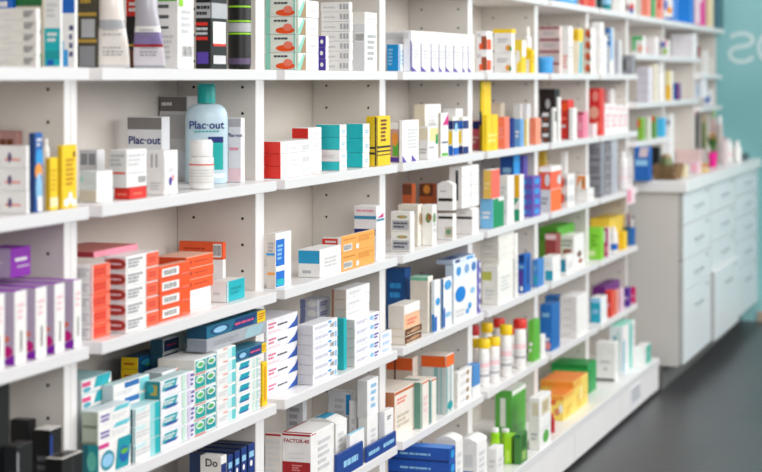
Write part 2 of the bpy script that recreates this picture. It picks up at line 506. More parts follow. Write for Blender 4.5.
B('B4', 'blue and white box', 386.5, 399, 411, 44, y0=-.018, c='w', L='#0f8fd0', dec='tL .15 .2 .5 .85 lsky 5;tF .2 .2 .8 .8 lsky 4;F 0 .0 .1 1 sky')
B('B4', 'pale grey box with a dark blue mark', 391, 409, 411, 33, y0=.10, c='lg', dec='tL .3 .3 .9 .55 navy 2')
ROWOF('B4', 'upright white box with a purple foot mark', [(411.5, 420.5), (421, 430.5), (431, 438.5), (439, 445), (445.5, 453), (453.5, 462), (462.4, 467.6), (468, 474.5)], (30.5, 34.5), y0=-.045, depth=.13, c='w', L='#eeedf2',
      dec='L .86 .0 1 .75 #6a63a8;L 0 .8 .6 .95 lg;aF .0 0 .6 .12 vio;tF .25 .3 .85 .55 lg 3;F .0 .64 1 .66 lg;F 0 0 .06 .7 vio')
B('B5', 'white box with a dark orange picture', 476, 487, 493, 31, n=2, y0=-.045, c='w', dec='L .5 .1 1 .75 rust;L .3 .1 .6 .4 oran;tL .1 .7 .5 .9 gr 2;F .0 .1 .7 .6 oran')
t = B('B5', 'broad white carton with a small orange corner', 494, 512, 515, 33, n=2, y0=-.045, c='w', dec='oL .65 .08 .98 .4 lor;L .85 .1 1 .3 green;tL .2 .5 .8 .75 gr 2')
B('B5', 'yellow carton lying on the white cartons', 493, 512, 516, 29, y0=-.03, on=t, c='yel')
B('B5', 'yellow and white box', 513, 522, 526, 40, y0=-.045, c='yel', L='#f3d640', dec='L 0 .0 .4 .5 w;oL .2 .3 .8 .7 w;F 0 .5 1 1 w')
bottle('B5', 'small white bottle with a yellow label', 527.5, 8, 27, y=-.0, body='w', cap='w', label='yel', labz=(.1, .55), capfrac=.2)
B('B5', 'small yellow box', 526, 532, 535, 50, y0=-.045, c='yel', dec='L 0 0 .5 .6 w;tF .1 .4 .9 .8 dyel 2')

B('B6', 'pinkish white carton with a dark red stripe', 539, 560, 564, 26, n=4, y0=.02, c='#eadcd8', L='#e4d3d2', dec='L 0 .72 1 .95 #a2606a;tL .2 .2 .8 .55 gr 2')
bottle('B6', 'blue round tub', 545.5, 15, 57, y=-.02, body='sky', cap='#4aa7e8', capfrac=.3, neck=.92, shoulder=.03, nm='tub', cat='tub')
B('B6', 'white upright box with small red print', 562, 569, 573, 26, y0=-.045, c='w', dec='tL .2 .1 .8 .4 sal 4;tF .2 .3 .8 .6 gr 3')
B('B6', 'yellow-topped cream box with a teal stripe', 572, 578.5, 583, 28.5, y0=-.04, c='cream', L='cream', dec='L 0 .72 1 1 yel;oL .25 .74 .8 .97 dyel;F 0 .72 1 1 yel;F .3 0 .75 .7 tq;dF 0 0 .3 .6 lsky')
B('B6', 'small carton with an orange-brown end', 582, 591, 595.5, 28, n=4, y0=-.045, c='w', L='#d9d1c4', dec='oL .35 .15 .98 .85 #cf5424;L .75 .1 1 .45 brn')
B('B7', 'tall white box at the left', 591, 600.5, 604, 22, y0=-.046, c='w', dec='tF .2 .2 .8 .7 lg 4')
B('B7', 'slim white box beside the blue-striped box', 602, 604.5, 607, 36, y0=-.045, c='w', dec='tL .2 .2 .8 .5 pk 3')
B('B7', 'white box with a wide blue stripe', 605, 610.5, 614, 28, y0=-.045, c='w', L='#2a78c4', dec='L .5 0 1 .6 w;tL .1 .7 .9 .9 w 2;F .0 .3 .5 1 sky')
B('B7', 'pale grey box', 612, 619, 622, 40, y0=-.04, c='lg', L='#c4c8d4', dec='tL .1 .5 .9 .85 gr 4')
B('B7', 'dark grey box at the shelf end', 621, 632, 636.5, 55, y0=-.045, c='mg', L='#8e919a', dec='L .1 .2 .5 .8 dg;tL .55 .3 .9 .7 gr 3')

# ---- top-right shelf
def A(d, xl, xe, xr, yt, **k): return B('A%d' % k.pop('bay'), d, xl, xe, xr, yt, **k)
B('A6', 'low sky blue carton', 543, 560, 577, -26, y0=-.045, c='sky', L='#2f86c8', dec='tL .1 .2 .9 .5 navy 2;tF .1 .1 .9 .4 w 2')
B('A6', 'red and pink round-marked box', 580, 590, 595, -34, y0=-.045, c='red', L='#e23a50', dec='oL .3 0 .95 .4 sal')
B('A7', 'dark teal narrow box', 596, 601, 602.5, -34, y0=-.04, c='#0d3b40')
bottle('A7', 'teal bottle with a white badge', 607, 10, -36, y=-.035, body='teal', cap='w', label='#17868c', labz=(.05, .6), dec=[(.12, .3, 'lsky')])
B('A7', 'white box with a blue upper band', 613, 621, 625, -30, y0=-.045, c='w', L='w', dec='L 0 .5 .6 1 blue;F .0 .5 1 1 lsky')
# ---- second shelf
B('C1', 'white carton with a red and blue emblem', -12, 27, 30, 146, n=3, y0=-.045, c='w', L='w', dec='tL .45 .3 .85 .46 sal 1;oL .52 .25 .62 .7 #5c4a7a;tL .1 .2 .35 .4 lg 2')
B('C1', 'dusty rose carton behind the emblem cartons', -14, 20, 28, 131, y0=.09, c='rose', L='#b08480', dec='tL .1 .78 .9 .92 brn 1;tL .1 .88 .5 .96 lpk 1')
B('C1', 'blue box with a white wave', 28.5, 35, 43, 133, y0=-.045, c='#1f5fae', L='#1c3f78', dec='oF .1 .55 1 .8 sky;oF .0 .4 .9 .62 lor;oF .1 .1 .9 .5 lsky;F .3 .0 .9 .2 w;tF .2 .82 .8 .94 w 2')
bottle('C1', 'slim white bottle behind the yellow boxes', 46, 8, 139, y=.03, body='w', cap='w', capfrac=.1)
B('C1', 'short yellow box', 45, 50, 58, 158, y0=-.042, c='yel', L='dyel', dec='F 0 .06 1 .24 #f3e9b8;tF .2 .35 .8 .8 dyel 5')
B('C1', 'tall yellow box with orange print', 57, 62, 77, 145.5, y0=-.045, c='yel', L='#e0b812', dec='oF .1 .03 .5 .16 w;oF .4 .08 .7 .26 w;oF .6 .02 .95 .15 w;tF .25 .35 .8 .8 #c58f12 6;oF .72 .8 .85 .9 brn')

t = B('C2', 'beige-sided flat white carton', 79, 97, 113, 190, y0=-.02, c='w', L='beige')
t2 = B('C2', 'pale mint-white carton on the beige-sided one', 79, 97, 113, 171.5, y0=-.02, on=t, c='#eef2f0', L='#d3dad7', dec='oL .1 .4 .22 .7 mint;tL .4 .3 .8 .5 lg 1')
ta = B('C2', 'red carton under the white one', 114, 130, 147, 188, y0=-.04, c='red', dec='tL .2 .25 .8 .6 sal 1;tF .2 .3 .7 .6 sal 1')
B('C2', 'white carton with a red line, on the red carton', 109, 127, 147, 150, y0=-.04, on=ta, c='w', L='#dcdad8', dec='L .1 .36 .9 .41 red;tL .1 .55 .9 .9 gr 3;F .05 .36 .9 .4 lg;tF .05 .55 .9 .9 lg 3;bF .55 .08 .95 .3 k')
B('C2', 'grey-white carton at the back left', 79, 97, 105, 150, y0=.06, c='#dcdcde', L='#c9c9cc', dec='L .1 .68 .45 .92 mg;L .55 .68 .9 .92 mg')
B('C2', 'white box with a purple logo and flap', 147, 164, 178, 151, y0=-.045, c='w', dec='L .22 .62 .34 .92 gr;L .5 .62 .62 .92 gr;F .0 .1 .04 .9 lg;oF .35 .2 .55 .4 vio;oF .55 .3 .7 .45 pk;tF .3 .5 .7 .6 lg 2;tL .2 .1 .8 .3 lg 3')
B('C2', 'white mouthwash box with a dark grey top', 127, 162, 170, 117, y0=.085, c='#d7d8dc', L='#dfe0e4', dec='L 0 .82 1 1 #7e7a78', text=[('L', .5, .66, 'Plac·out', .025, 'navy')])
B('C2', 'tall grey mouthwash box behind the bottle', 154, 188, 200, 96, y0=.13, c='#b9b8b8', L='#c4c3c3', dec='L 0 .82 .94 1 #6d6864;L .1 .5 .95 .78 #b2b0b0;L .1 .05 .95 .35 #cfd6de;tL .08 .87 .45 .94 lg 1')
def mouthwash():
    d = math.radians
    root, rr, H = bottle('C2', 'tall pale blue mouthwash bottle with turquoise cap', 206.5, 43, 84, y=.056, sy=.6, body='#c3dbe6', cap='#16a7a2', nm='mouthwash_bottle', capfrac=.20, neck=.36, shoulder=.14, seg=28, rotz=d(-62))
    mb = MB()
    def ring(a0, a1, z0, z1, m, e):
        n = 8
        for i in range(n):
            a, b = a0 + (a1 - a0) * i / n, a0 + (a1 - a0) * (i + 1) / n
            mb.quad([((rr + e) * math.cos(t), (rr + e) * .6 * math.sin(t), H * z) for t, z in ((a, z0), (b, z0), (b, z1), (a, z1))], m)
    ring(d(272), d(318), .14, .47, M('#12a9a4'), .0008)
    ring(d(272), d(318), .41, .47, M('navy'), .0013)
    ring(d(215), d(325), .06, .10, M('#e6f1f5'), .0008)
    up = Matrix.Rotation(math.pi / 2, 4, 'X')
    textmesh('Plac·out', .0255, M('navy'), Matrix.Translation((-.002, -rr * .6 - .002, H * .585)) @ up, mb)
    for i in range(7):
        u = -.03 + i * .0085
        mb.quad([(u, -rr * .6 - .002, H * .518), (u + .0065, -rr * .6 - .002, H * .518), (u + .0065, -rr * .6 - .002, H * .532), (u, -rr * .6 - .002, H * .532)], M('#2aa79e'))
    mb.build('bottle_label', root)
B('C2', 'white mouthwash carton with a pink foot', 228, 241, 245, 118, y0=-.01, c='w', L='#e9e7ea', dec='L 0 .86 1 1 #b3aeb2;L .0 .02 1 .22 lpk;tL .1 .48 .8 .56 pk 1', text=[('L', .55, .73, 'Plac·out', .0122, 'navy')])
bottle('C2', 'white pill jar with a thin red line', 201.5, 25, 140, y=-.0235, body='w', cap='w', label='#eceae6', labz=(.1, .5), capfrac=.34, neck=.78, shoulder=.06, nm='pill_jar', cat='jar', dec=[(.485, .51, 'red'), (.2, .205, 'gr'), (.26, .27, 'gr'), (.32, .33, 'gr'), (.38, .39, 'gr'), (.14, .15, 'gr')])
mouthwash()

B('C3', 'red-ended white carton, front stack', 263, 281, 311, 142, n=3, y0=-.036, c='w', L='red', dec='F .72 .15 .95 .6 lg;tF .3 .3 .6 .5 lg 2')
B('C3', 'red-ended white carton, inner stack', 292, 309, 322, 128, n=4, y0=-.0, c='w', L='red', dec='tF .3 .3 .8 .6 lg 2')
ct = B('C3', 'turquoise-ended white carton, lowest of left stack', 321, 340, 347, 162, y0=-.04, c='w', L='#20bfc6', dec='tF .3 .3 .8 .6 lsky 2', depth=.0675)
ct = B('C3', 'white-ended carton amid the left turquoise stack', 321, 340, 347, 150, y0=-.04, on=ct, c='w', L='#eef0f0', dec='tF .3 .3 .8 .6 lsky 2;tL .2 .3 .8 .6 lg 2', depth=.0675)
B('C3', 'turquoise-ended white carton, left stack', 321, 340, 347, 125, n=2, y0=-.04, on=ct, c='w', L='#20bfc6', dec='tF .3 .3 .8 .6 lsky 2', depth=.0675, words=[', lower of the top two', ', topmost'])
B('C3', 'turquoise-ended white carton, right stack', 346, 363, 370, 124, n=3, y0=-.035, c='w', L='#20bfc6', dec='tF .3 .3 .8 .6 lsky 2')
B('C3', 'yellow box with black stripes', 366, 376.5, 390.5, 116.5, y0=-.052, c='yel', L='#e8bf0c', dec='L .85 0 1 1 k;L 0 .35 1 .39 k;L 0 .24 1 .28 k;F .0 0 .06 1 k;F 0 .36 1 .40 k;F 0 .28 1 .31 k;F 0 .21 1 .23 k;tF .3 .48 .72 .95 brn 6')

B('C4', 'pink and green printed box', 390, 399, 402, 122, y0=-.03, c='#d9b7b0', L='#d8a69c', dec='L .3 .15 .95 .5 lgreen;oL .2 .4 .9 .75 lor;L 0 .82 1 1 w;L .0 .0 1 .12 vio')
B('C4', 'white box with purple foot corners', 399, 402.5, 419, 120.5, y0=-.045, c='w', dec='aF .0 0 .25 .16 vio;aF .55 0 .85 .16 vio;tF .3 .3 .9 .8 lg 6')
B('C4', 'small cream-banded white carton', 419, 428, 438, 127, y0=-.045, c='w', dec='L 0 .6 1 .95 cream;F .2 .55 1 .95 #f1dfa0;F .75 .45 1 .75 green;tF .1 .3 .6 .4 gr 1;tL .1 .15 .9 .35 gr 2')
B('C4', 'tall white box at the back', 414, 425, 441, 104.5, y0=.03, c='w', L='cream', dec='tF .2 .5 .8 .8 lg 4')
B('C4', 'white box with a plum corner', 439, 441, 448.5, 113, y0=-.045, c='w', L='beige', dec='dF .2 .72 1 .98 mag;tF .1 .3 .9 .36 navy 1;F .1 .02 .9 .09 lgreen')
B('C4', 'blue and yellow box, the left one', 448, 453, 458.5, 117, y0=-.045, c='w', L='#e9e6d2', dec='L 0 .68 1 .9 navy;L 0 .3 .8 .62 yel;L 0 0 1 .25 blue;F 0 .68 1 .9 navy;F .0 0 1 .2 blue;oF .3 .6 .8 .85 lsky')
B('C4', 'blue and yellow box, the right one', 458.5, 463, 468.5, 117, y0=-.045, c='w', L='#e9e6d2', dec='L 0 .68 1 .9 blue;L 0 .3 .6 .62 yel;L 0 0 1 .22 navy;F 0 .68 1 .9 navy;F .0 0 1 .2 navy')
B('C4', 'white carton behind the blue and yellow boxes', 443, 456, 463, 109, y0=.005, c='w')
B('C5', 'pink tub-shaped box with a navy top', 470, 479.5, 483, 121, y0=.01, c='#e0607c', L='#e2647f', dec='L 0 .72 1 1 navy;tL .1 .2 .9 .5 lpk 2')
tt = B('C5', 'yellow box, front one', 482, 487, 498, 115, y0=-.045, c='yel', L='#e9c60d', dec='F .45 0 .5 1 dyel;tF .1 .2 .9 .5 #f9e878 2')
B('C5', 'tall yellow box with a navy band', 471, 482, 491, 80.5, y0=.0, c='yel', L='#d3c21a', dec='L 0 .36 1 .5 navy;L 0 .5 1 .56 dgreen;oL .2 .85 .6 .95 lgreen;F .1 .2 .2 .9 dyel')
B('C5', 'beige carton at the back', 490, 501, 505, 103, y0=.08, c='beige', L='#d9c7b0')
B('C5', 'salmon pink box', 497.5, 505, 509.5, 117, y0=-.045, c='sal', dec='tL .2 .3 .8 .7 pk 3')
B('C5', 'narrow navy and blue box', 509.5, 513, 515, 118, y0=-.045, c='navy', L='#2d4fae')
B('C5', 'sky blue box', 514, 520.5, 524, 119, y0=-.045, c='#6fa6dc', L='#6aa4e0', dec='tL .2 .3 .8 .6 w 2')
B('C5', 'white bottle-shaped carton behind the sky blue box', 513, 521, 526, 104, y0=.02, c='w', L='lg')
B('C5', 'thin pale yellow box', 523, 527, 529, 119, y0=-.045, c='cream', L='#efd98a')
B('C5', 'coral box at the bay end', 529.5, 536, 541, 118, y0=-.045, c='#f49a7e', L='#f58d6c', dec='tL .2 .3 .8 .6 sal 3')
B('C5', 'thin grey-white packet behind the coral box', 522, 527, 531, 104, y0=.0, c='lg')
B('C6', 'black box with pale print', 539, 555, 560, 89, y0=.04, c='k', L='#241d1c', dec='oL .4 .6 .7 .8 gr;tL .1 .2 .9 .5 mg 3')
B('C6', 'brown and black small carton', 542, 549, 552, 112, n=3, y0=-.045, c='#3a2a26', L='#40302c', dec='L .0 .55 .9 .9 lg;tL .2 .1 .8 .4 rust 1')
B('C6', 'white slim box with a black mark', 551, 554, 556.5, 108, y0=-.045, c='w', dec='F .4 .6 .9 .9 k')
B('C6', 'tall slim white box', 557, 559, 561, 97, y0=-.045, c='w')
B('C6', 'red box with orange circles', 560.5, 568, 574, 100, y0=-.02, c='red', L='#cc2a22', dec='oL .2 .7 .9 .95 oran;L .0 .3 .7 .36 lg;L 0 .5 .8 .55 sal')
B('C6', 'white box in front of the red one', 569, 573.5, 577, 108, y0=-.045, c='w')
B('C6', 'pink box', 577, 583.5, 588, 112, y0=-.045, c='#ee86a4', L='#ef8aa8', dec='L 0 .9 1 1 dred;tL .2 .3 .8 .6 lpk 2')
B('C7', 'tall red box with pale circles', 589, 600, 604, 88.5, y0=-.04, c='red', L='#d8221f', dec='oL .3 .72 .85 .95 #e98a80;oL .0 .35 .9 .62 #e7a690;oL .5 .1 .95 .32 sal')
B('C6', 'low pinkish-white carton by the red box', 588, 593.5, 597, 124, y0=-.05, c='#f4dfe3')
ROWOF('C7', 'white box with a pink stripe', [(605, 611), (611.5, 617.5), (618, 623), (623.5, 628.5)], (104, 106), y0=-.045, depth=.1, c='w', L='#e9d5dc', dec='tF .2 .2 .8 .7 pk 3;F 0 .82 1 .9 lpk')
B('C7', 'tall white box with a red edge behind the pink-striped boxes', 600, 611, 619, 89, y0=.056, c='w', L='#eddada', dec='L .45 .5 .6 1 red;tL .1 .6 .4 .9 pk 2')

# ---- third shelf
ROWOF('D1', 'white carton with a purple top, standing upright', [(-8, 5), (15, 27), (36, 47), (55, 65), (74, 82)], (296, 281), y0=-.046, depth=.2, c='w', L='lil', T='#9a25b8',
      dec='bF .42 .12 .6 .5 k;oL .86 .1 .98 .26 mag;dL .8 .0 1 .14 pur;oL .8 .3 .95 .4 sal;tF .2 .6 .8 .85 lpk 3')
B('D1', 'purple carton lying across the upright ones', -16, 11, 31, 249, y0=.02, yb=279, c='#8a22a8', L='#b9a9c4', F='#8a22a8', dec='tF .2 .5 .8 .7 w 1;tF .3 .3 .9 .42 lil 1;tL .2 .3 .7 .6 lg 2')

tA = B('D2', 'white and orange-ended carton, left stack', 76, 92, 111, 266, n=5, y0=-.025, c='w', L='#e8e4e4', F='#ee5c3e', dec='tL .1 .2 .9 .8 gr 3;tF .1 .25 .8 .75 red 2;F .75 .1 .98 .9 sal;F 0 0 .06 1 w')
tB = B('D2', 'red-oval white carton, middle stack', 104, 126.5, 159.5, 257, n=5, y0=-.046, c='w', L='#eae6e6', dec='L .05 .15 .98 .85 #d9a9a4;oL .0 .12 1 .88 #a8322c;tL .2 .4 .8 .6 lpk 1;tF .05 .2 .5 .85 mg 3;F .6 .04 .98 .96 #ef6a4a;tF .66 .3 .9 .7 red 2')
B('D2', 'thin flat pink-edged carton on top of the stacks', 78, 94, 138, 252, y0=.0, on=tB + .0008, c='#d58f98', L='#a0303c', F='#e48aa0', T='#c9776f', depth=.12)
tC = B('D2', 'all orange carton, front stack', 150, 160, 191, 267.5, n=4, y0=-.035, c='oran', L='#d9481c', F='oran', T='#f5b79c', dec='F .08 .2 .62 .82 w;bF .12 .28 .56 .74 k;F .7 .1 .95 .2 sal')
tD = B('D2', 'white carton under the orange ones', 170, 187, 211, 292, y0=-.012, c='w')
tD = B('D2', 'broad orange carton, rear stack', 153, 187, 214, 258, n=3, y0=-.012, on=tD, c='oran', L='#dd4a1e', F='#f05a20', T='#f3b9a0', dec='oF .05 .3 .2 .7 #c53a12;tF .3 .4 .8 .6 #c5401a 1;tL .5 .3 .9 .6 #c5401a 1')
tE = B('D2', 'white carton at the back under the bar-coded one', 181, 223, 226, 260, y0=.06, c='w')
B('D2', 'orange carton with a bar code at the back', 179, 223, 226, 242.5, y0=.06, on=tE, c='oran', L='#ea5a28', dec='bL .78 .12 .97 .9 k;tL .1 .3 .6 .7 #b8330f 2')
B('D2', 'white and turquoise carton', 210, 227, 245, 282, y0=-.03, c='w', L='w', F='#19b3bf', dec='F 0 0 .06 1 w;tF .2 .3 .8 .7 teal 2;tL .2 .3 .6 .5 lg 1')

B('D3', 'cream-sided box with a blue upright band', 265, 274.5, 291.5, 234, y0=-.03, c='w', L='#dcd3c8', dec='F .0 .02 .55 .88 #1a6fd0;F .0 .3 .55 .4 w;tF .1 .5 .45 .8 lsky 4;F .05 .04 .5 .16 tq;L 0 .6 .9 .64 sky;L .1 .25 .9 .29 lor;tL .2 .65 .8 .85 gr 3')
B('D3', 'white carton with a sky blue end', 298, 320, 341, 250, y0=-.045, c='w', L='w', dec='L .02 .5 .98 .96 #2aa0d2;tL .2 .1 .6 .3 gr 1;tF .2 .3 .8 .7 lg 3')
B('D3', 'white carton with a red label at the back', 322, 338, 341, 238, y0=.06, c='w', L='w', dec='L 0 .68 1 .96 red;tL .2 .75 .9 .9 w 1')
B('D3', 'amber and white carton', 338, 342, 375, 237, n=2, y0=-.046, c='#f3ad55', L='w', F='#f3ad55', T='#f6dcb8', dec='bF .05 .12 .3 .5 k;tF .5 .5 .95 .85 #d98a30 3;F .42 .12 .5 .4 w;tF .05 .7 .4 .85 #d98a30 1')
B('D3', 'tall white box with pink print and a navy label', 354, 376.5, 384, 206.5, y0=-.035, c='w', L='#f2f0f2', dec='L 0 .76 1 .82 #3c8fb0;L 0 .46 .95 .58 navy;L .6 .47 .93 .57 teal;tL .1 .88 .9 .95 pk 1;dF .1 .78 .9 .86 mag;L 0 .8 1 .81 sky;F 0 .72 1 .76 #3c8fb0;tL .1 .15 .8 .35 lg 3')

B('D4', 'small white tin-like carton with grey print, front', 391, 411, 415, 212, n=2, y0=-.045, c='w', L='#ece9e4', dec='L .08 .08 .92 .56 gr;tL .15 .15 .85 .5 dtx 2;oL .3 .66 .85 .82 #8fa06a;oL .45 .68 .7 .8 #c99a5a')
B('D4', 'cream carton behind the small front ones', 398, 418, 423, 205, y0=-.01, c='#eee9df', L='#dcd4c6', dec='tL .2 .6 .9 .9 gr 2;oF .2 .5 .8 .8 tan')
B('D4', 'white box with a green and brown logo', 422, 432.5, 437, 205, y0=-.045, c='w', L='#f1efe9', dec='oL .35 .55 .85 .8 #6f8f52;oL .5 .62 .95 .78 #9a6a3c;tF .2 .3 .8 .7 lg 3;oF .1 .55 .7 .8 #7a9a6a')
B('D4', 'orange carton at the back left', 402, 412, 416, 184, y0=.09, c='#c9602a', L='#b9562a', dec='L .0 .8 1 1 brn')
B('D4', 'orange carton at the back right', 419, 433, 437, 184, y0=.09, c='#c9602a', L='#c2622e', dec='L .0 .75 1 1 brn;oL .3 .8 .8 .98 lor')
B('D4', 'round-topped white box with a black stripe', 437, 453, 456.5, 185, n=1, y0=-.047, yb=211, c='w', L='#f0efed', dec='L .08 .36 .98 .48 k;tL .2 .7 .6 .8 gr 1', dome=.012, words=[', upper'])
B('D4', 'round-topped white box with a black stripe', 437, 453, 456.5, 214, n=1, y0=-.047, c='w', L='#efeeec', dec='L .08 .8 .98 .9 k;L .5 .1 .98 .5 beige;oL .55 .2 .9 .42 #6f9a7a', words=[', lower'])
d4 = .010 + B('D4', 'round-topped white box with a thin stripe, right front', 456, 472.5, 479, 210, y0=-.047, c='w', L='#f0efed', dec='L .05 .62 .98 .72 k;tL .2 .82 .6 .9 gr 1', dome=.009)
B('D4', 'tall white stacked box with an upright black slot', 449, 462, 479, 167, y0=-.045, on=d4, c='w', L='#e9e8e6', dec='L .5 .2 .72 .92 dg;L .55 .25 .68 .85 k;F 0 .3 1 .31 gr;F 0 .52 1 .53 gr;F 0 .76 1 .77 gr;F .5 0 .52 1 lg')
b1 = B('D5', 'pale blue box with a green front', 480, 493, 504, 199, y0=-.047, c='w', L='#7cc0ec', F='#13905c', dec='F .5 .88 1 1 w;tL .2 .3 .8 .6 w 2')
B('D5', 'yellow box with a salmon front', 483, 491.5, 500, 170, y0=-.045, on=b1, c='w', L='#efc25a', F='#ee6a58', dec='tL .2 .3 .8 .6 #f7e0a0 2')
B('D5', 'white grooved carton', 499, 508, 514.5, 176, n=2, y0=-.045, c='w', L='#efeeea', dec='tL .2 .2 .8 .6 lg 2')
b2 = B('D5', 'green and white box', 512, 519.5, 524, 198, y0=-.047, c='w', L='#1d9a72', dec='dL .0 .5 1 1 w')
B('D5', 'yellow and white box on the green one', 512, 519.5, 524, 175, y0=-.047, on=b2, c='w', L='#f2b81e', dec='L .0 .0 .3 1 w')
B('D5', 'violet checked carton', 522, 533, 541, 177, n=4, y0=-.047, c='#6a54b4', L='#6f58b8', dec='oL .1 .2 .45 .8 sky;oL .55 .2 .9 .8 #4f6fd0;oF .2 .2 .8 .8 sky')
B('D5', 'violet box behind the checked stack', 512, 524, 528, 156, y0=.01, c='#5a48a4', L='#6a56b0', dec='tL .2 .4 .8 .7 pk 2')
B('D5', 'navy and sky blue box at the back', 500, 514, 520, 152, y0=.02, c='sky', L='#1d4f9e', F='#2aa0ea', dec='tL .2 .5 .8 .8 lsky 2')
b3 = B('D6', 'grey-sided orange carton', 539, 550.5, 561.5, 190, y0=-.047, c='w', L='#c9cdd4', F='#f0702a', T='w', dec='tL .2 .3 .8 .7 mg 2')
B('D6', 'red-orange carton with a white lid', 539, 550.5, 561.5, 167, y0=-.047, on=b3, c='w', L='#e0563c', F='#f0623a', dec='L 0 .78 1 1 w;F 0 .78 1 1 w;oL .5 .15 .95 .7 lg;oF .6 .15 .95 .6 lg')
B('D6', 'white carton with a red dot', 560, 568, 575, 175, n=2, y0=-.047, c='w', L='#ecdcd8', dec='oL .1 .2 .6 .85 #e2553e;oL .65 .3 .95 .8 mg;F .2 .3 .8 .7 lg')
b4 = B('D6', 'plain white carton', 576, 588, 594, 189, y0=-.047, c='w', L='w', dec='tF .2 .3 .8 .6 lg 2')
B('D6', 'orange and white carton on the plain white one', 577, 586, 589.5, 176, y0=-.045, on=b4, c='w', L='#f08a2c', dec='dL 0 0 .5 .9 w;oL .5 .2 .9 .8 #b8742c')
B('D6', 'slim tall white box at the back', 561, 566, 568, 152, y0=.05, c='w')
B('D6', 'small yellow box at the back', 538, 545, 548, 150, y0=.06, c='gold', L='#d9b23c')
B('D7', 'dark grey carton', 588, 601, 605, 142, n=3, y0=-.047, c='#8d8f98', L='#85878f', dec='tL .1 .3 .9 .7 dg 2;L 0 .0 1 .1 dg')
B('D7', 'silver grey carton', 604, 612, 618, 139, n=3, y0=-.047, c='#b4b7c0', L='#a7aab4', dec='L .3 .2 .7 .8 lg;tL .1 .3 .9 .7 mg 2')
bottle('D7', 'white bottle with pale print, left one', 623, 10, 152, y=-.02, label='#ebe4e8', labz=(.1, .6), dec=[(.3, .34, 'lpk')])
bottle('D7', 'white bottle with pale print, right one', 631, 10, 150, y=-.02, label='#ebe4e8', labz=(.1, .6), dec=[(.3, .34, 'gr')])

# ---- fourth shelf
B('E1', 'tall black box at the left picture edge', -90, -62, 10, 388, y0=.0, c='k', L='#0c0c0d')  # widened out of view to keep light from the left off the cell
B('E1', 'black box with a white label on its lid', 34, 50, 62, 430, y0=-.01, c='k', L='#131314', T='#dfdcd8', dec='F .0 .1 .2 .9 #1a3a8c;tL .2 .3 .8 .6 dg 2')
B('E1', 'black carton behind, with grey lid print', 10, 29, 39, 421, y0=.06, c='k', L='#17181a', dec='tT .2 .2 .9 .8 mg 2')
B('E1', 'black box with a silver side', -20, 17, 33, 447, y0=-.03, c='k', L='#26282b', T='#2a2b2d', dec='oL .4 .2 .8 .6 mg;F .0 .0 .08 .9 gr;L .6 .02 .9 .2 #1a4fc0')
B('E1', 'low black tray with a pale rim', 42, 62, 83, 459, y0=-.046, c='k', L='#111112', T='#d9d4cc', dec='T .1 .12 .9 .9 k;F .5 0 .52 1 dg')

TP = 'toothpaste_box'
tdec = 'L .1 .1 .9 .9 #8e9a8a;F .0 .0 .5 .5 w;tF .08 .25 .35 .75 vio 2;F .5 .62 .95 .92 #5fc4cf;tF .4 .2 .9 .5 lg 2'
e1 = B('E2', 'white toothpaste box with a turquoise oval', 81, 97.5, 131, 446, n=1, y0=-.046, c='w', L='#1f8f95', T='w', nm=TP, dec='L .0 .0 .35 1 #155f6b;oL .3 .2 .9 .8 #5fb8a8;oF .06 .15 .48 .75 #138a9a;oF .1 .25 .44 .65 lsky;pF .5 .05 1 .98 #1597a5;oF .62 .2 .92 .7 #175fae;F .0 .86 .3 1 mag;oF .66 .45 .9 .62 lgreen')
e2 = B('E2', 'grey-ended white toothpaste box', 81, 97.5, 131, 413, n=2, y0=-.046, on=e1, c='w', L='gg', T='#dfe6ea', nm=TP, dec='L .08 .0 .92 .16 #77806f;tF .08 .25 .35 .75 vio 2;pF .45 .7 1 .98 #64c6d2;tF .42 .2 .9 .5 lg 2')
B('E2', 'turquoise-striped toothpaste box, front stack', 130, 134, 160.5, 410, n=3, y0=-.046, c='w', L='#1c6f7a', T='#bfe3e6', nm=TP, depth=.035, dec='F .62 .0 1 1 #9ddce0;F .8 .0 1 1 #19b0b6;tF .1 .3 .6 .7 lg 2;pF .02 .75 .5 .98 #cfeef0;F .0 .0 .05 1 #17848e')
B('E2', 'toothpaste box with a teal slanted patch', 147, 156, 195, 384, n=4, y0=-.0465, c='#f1f1f6', L='#1d7f86', T='#cfeaea', nm=TP, depth=.034, dec='L .3 .2 .8 .8 #b79e3a;oL .1 .3 .6 .8 teal;pF .04 .4 .5 .95 #14a3ae;pF .1 .35 .52 .5 #1d4c9e;tF .1 .55 .42 .85 w 2;F .62 .05 .72 .95 #c9e8d8;F .78 .05 .86 .95 #d9cfe8;tF .88 .1 .98 .9 vio 3')
B('E2', 'toothpaste box with two green square ends', 191, 194.5, 217, 361, n=5, y0=-.046, c='#e8f2f0', L='#e9e2da', T='w', nm=TP, depth=.09, dec='L 0 0 1 .08 red;F .04 .12 .48 .92 #1aa79c;oF .08 .4 .42 .9 w;oF .12 .48 .38 .78 #56b96a;F .52 .12 .96 .92 #1797a2;oF .56 .4 .92 .9 w;oF .6 .48 .86 .78 #4aae63;F .0 .0 .5 .08 red')
s5 = B('E2', 'plain white toothpaste box with a teal fade', 214, 217.5, 236, 351, n=6, y0=-.046, c='w', L='#dfe8ea', T='w', nm=TP, depth=.08, dec='F .55 .1 1 .9 #cdeef0;F .78 .1 1 .9 #66c9cd;tF .08 .3 .5 .7 lg 2;F .3 .9 .55 1 sal')
B('E2', 'white toothpaste box with a green oval, second row', 150, 163, 193, 373, n=5, y0=-.008, c='#eef0f2', L='#b9c6cc', T='#d4dde2', nm=TP, depth=.045, dec='oF .15 .2 .75 .8 #3f8f94;oF .2 .3 .7 .7 #b9dcd8;F .85 .1 1 .9 sal;tF .3 .42 .6 .58 teal 1')
